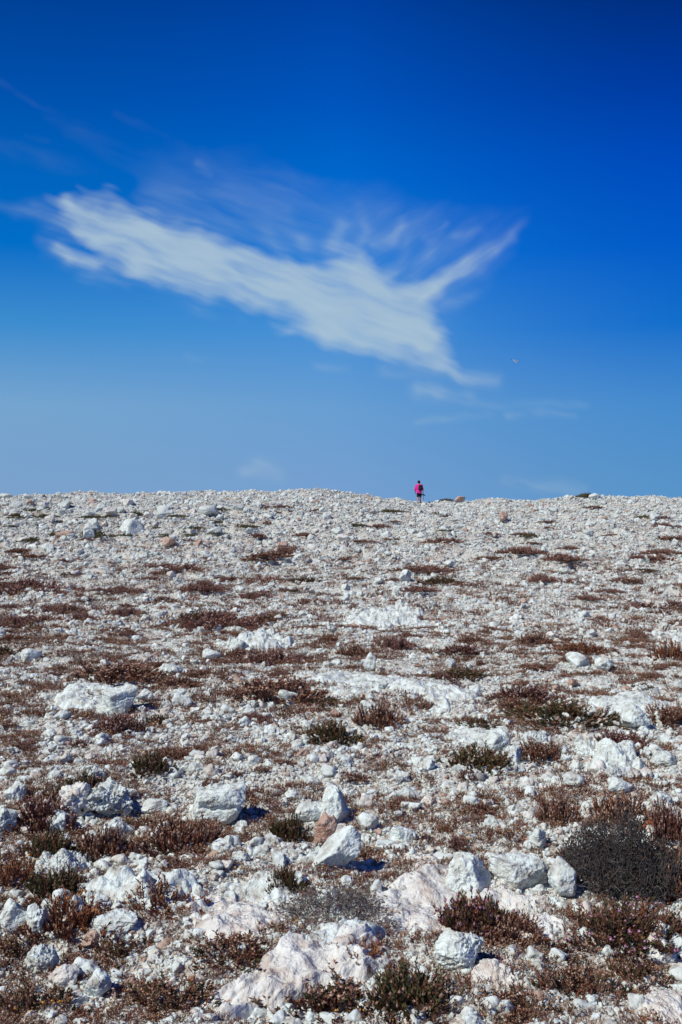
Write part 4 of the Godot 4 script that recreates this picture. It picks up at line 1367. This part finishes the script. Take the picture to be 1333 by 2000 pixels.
	part("shorts", body_mesh(pb, 0.014, 0.03, [[Vector3(0, 0.54, 0), Vector3(0, -1, 0)]]), plain(Color(0.016, 0.017, 0.019), 0.85), o)
	for s in [[al, tl], [ar, tr]]:
		part("shoe", body_mesh([[s[0] + Vector3(0, -0.03, 0.02), s[1], 0.052, 0.045], [s[0], s[0] + Vector3(0, -0.03, 0), 0.05, 0.05]], 0.012, 0.02, []), plain(Color(0.28, 0.27, 0.26), 0.8), o)
	part("wrist_band", body_mesh([[wrl + Vector3(0, 0.035, 0.01), wrl + Vector3(0, 0.015, 0.005), 0.036, 0.036]], 0.008, 0.01), plain(Color(0.02, 0.02, 0.02), 0.5), o)
	# the pack hangs off the right shoulder
	var bag := thing("backpack", at + Basis(Vector3.UP, o.rotation.y) * Vector3(0.13, 1.0, 0.20))
	bag.rotation.y = o.rotation.y
	tag(bag, "black backpack slung over one shoulder of the walker in pink", "backpack")
	var cloth := plain(Color(0.018, 0.018, 0.02), 0.8)
	part("pack_body", body_mesh([[Vector3(-0.05, 0.10, 0), Vector3(-0.04, 0.34, 0), 0.10, 0.085], [Vector3(0.06, 0.10, 0), Vector3(0.05, 0.34, -0.01), 0.10, 0.085]], 0.014, 0.03), cloth, bag)
	part("pocket", body_mesh([[Vector3(-0.05, 0.12, 0.09), Vector3(0.05, 0.12, 0.09), 0.05, 0.05], [Vector3(-0.05, 0.18, 0.085), Vector3(0.05, 0.18, 0.085), 0.04, 0.04]], 0.014, 0.03), cloth, bag)
	part("strap", body_mesh([[Vector3(0.02, 0.38, -0.02), Vector3(0.03, 0.475, -0.15), 0.018, 0.018], [Vector3(0.03, 0.475, -0.15), Vector3(0.03, 0.44, -0.30), 0.018, 0.018], [Vector3(0.03, 0.44, -0.30), Vector3(0.05, 0.16, -0.30), 0.016, 0.016]], 0.01, 0.015), cloth, bag)
	# black camera gear on a thin stick, held in the right hand
	var gear := thing("camera_stick", at + Basis(Vector3.UP, o.rotation.y) * (wrr + Vector3(0.0, -0.12, -0.02)))
	gear.rotation.y = o.rotation.y
	tag(gear, "black camera gear on a thin stick held at the walker's side", "camera")
	var black := plain(Color(0.015, 0.015, 0.018), 0.5)
	part("stick", body_mesh([[Vector3(0, 0.14, 0), Vector3(0.03, -0.46, 0.0), 0.014, 0.012]], 0.008, 0.01), black, gear)
	part("camera_body", body_mesh([[Vector3(-0.07, -0.05, 0), Vector3(0.06, -0.08, 0.0), 0.045, 0.045], [Vector3(0.04, -0.08, 0), Vector3(0.13, -0.12, 0.0), 0.038, 0.034]], 0.01, 0.02), black, gear)

# ------------------------------------------------------------------ the gull
func plumage(p: Vector3) -> Color:
	if p.x > 0.31:
		return Color(0.65, 0.35, 0.05)
	if absf(p.z) > 0.50:
		return Color(0.02, 0.02, 0.025)
	if absf(p.z) > 0.07 or (p.y > 0.045 and p.x < 0.12 and p.x > -0.12):
		return Color(0.45, 0.47, 0.50)
	return Color(0.82, 0.82, 0.82)

func make_gull() -> void:
	var d := 115.0
	var o := thing("gull", Vector3((1007.0 - 666.5) / F * d, EYE + (1000.0 - 706.0) / F * d, -d))
	tag(o, "white gull with dark wingtips gliding in the blue sky", "bird")
	# x forward along the body; then turned and banked
	var b := [[Vector3(-0.16, 0.0, 0), Vector3(0.06, 0.0, 0), 0.045, 0.082], [Vector3(0.06, 0.0, 0), Vector3(0.17, 0.02, 0), 0.080, 0.052], [Vector3(0.17, 0.02, 0), Vector3(0.25, 0.03, 0), 0.050, 0.042], [Vector3(0.27, 0.025, 0), Vector3(0.335, 0.01, 0), 0.020, 0.008]]
	for k in 5:
		b.append([Vector3(-0.14, 0.0, 0), Vector3(-0.34, 0.0, (k - 2) * 0.04), 0.025, 0.013])
	for s in [-1.0, 1.0]:
		for k in 6:
			var t := k / 5.0
			var root := Vector3(0.12 - 0.19 * t, 0.04, 0.05 * s)
			var bend := Vector3(0.17 - 0.20 * t, 0.15, 0.30 * s)
			var tip := Vector3(0.02 - 0.07 * t, 0.12, 0.66 * s)
			var r := 0.022 - 0.008 * t
			b.append([root, bend, r, r * 0.85])
			b.append([bend, tip, r * 0.85, 0.010])
	part("body", body_mesh(b, 0.013, 0.02, [], true), plain(Color(1, 1, 1), 0.7, true), o)
	o.basis = Basis(Vector3.UP, 0.85) * Basis(Vector3.BACK, -0.22) * Basis(Vector3.RIGHT, 0.30)
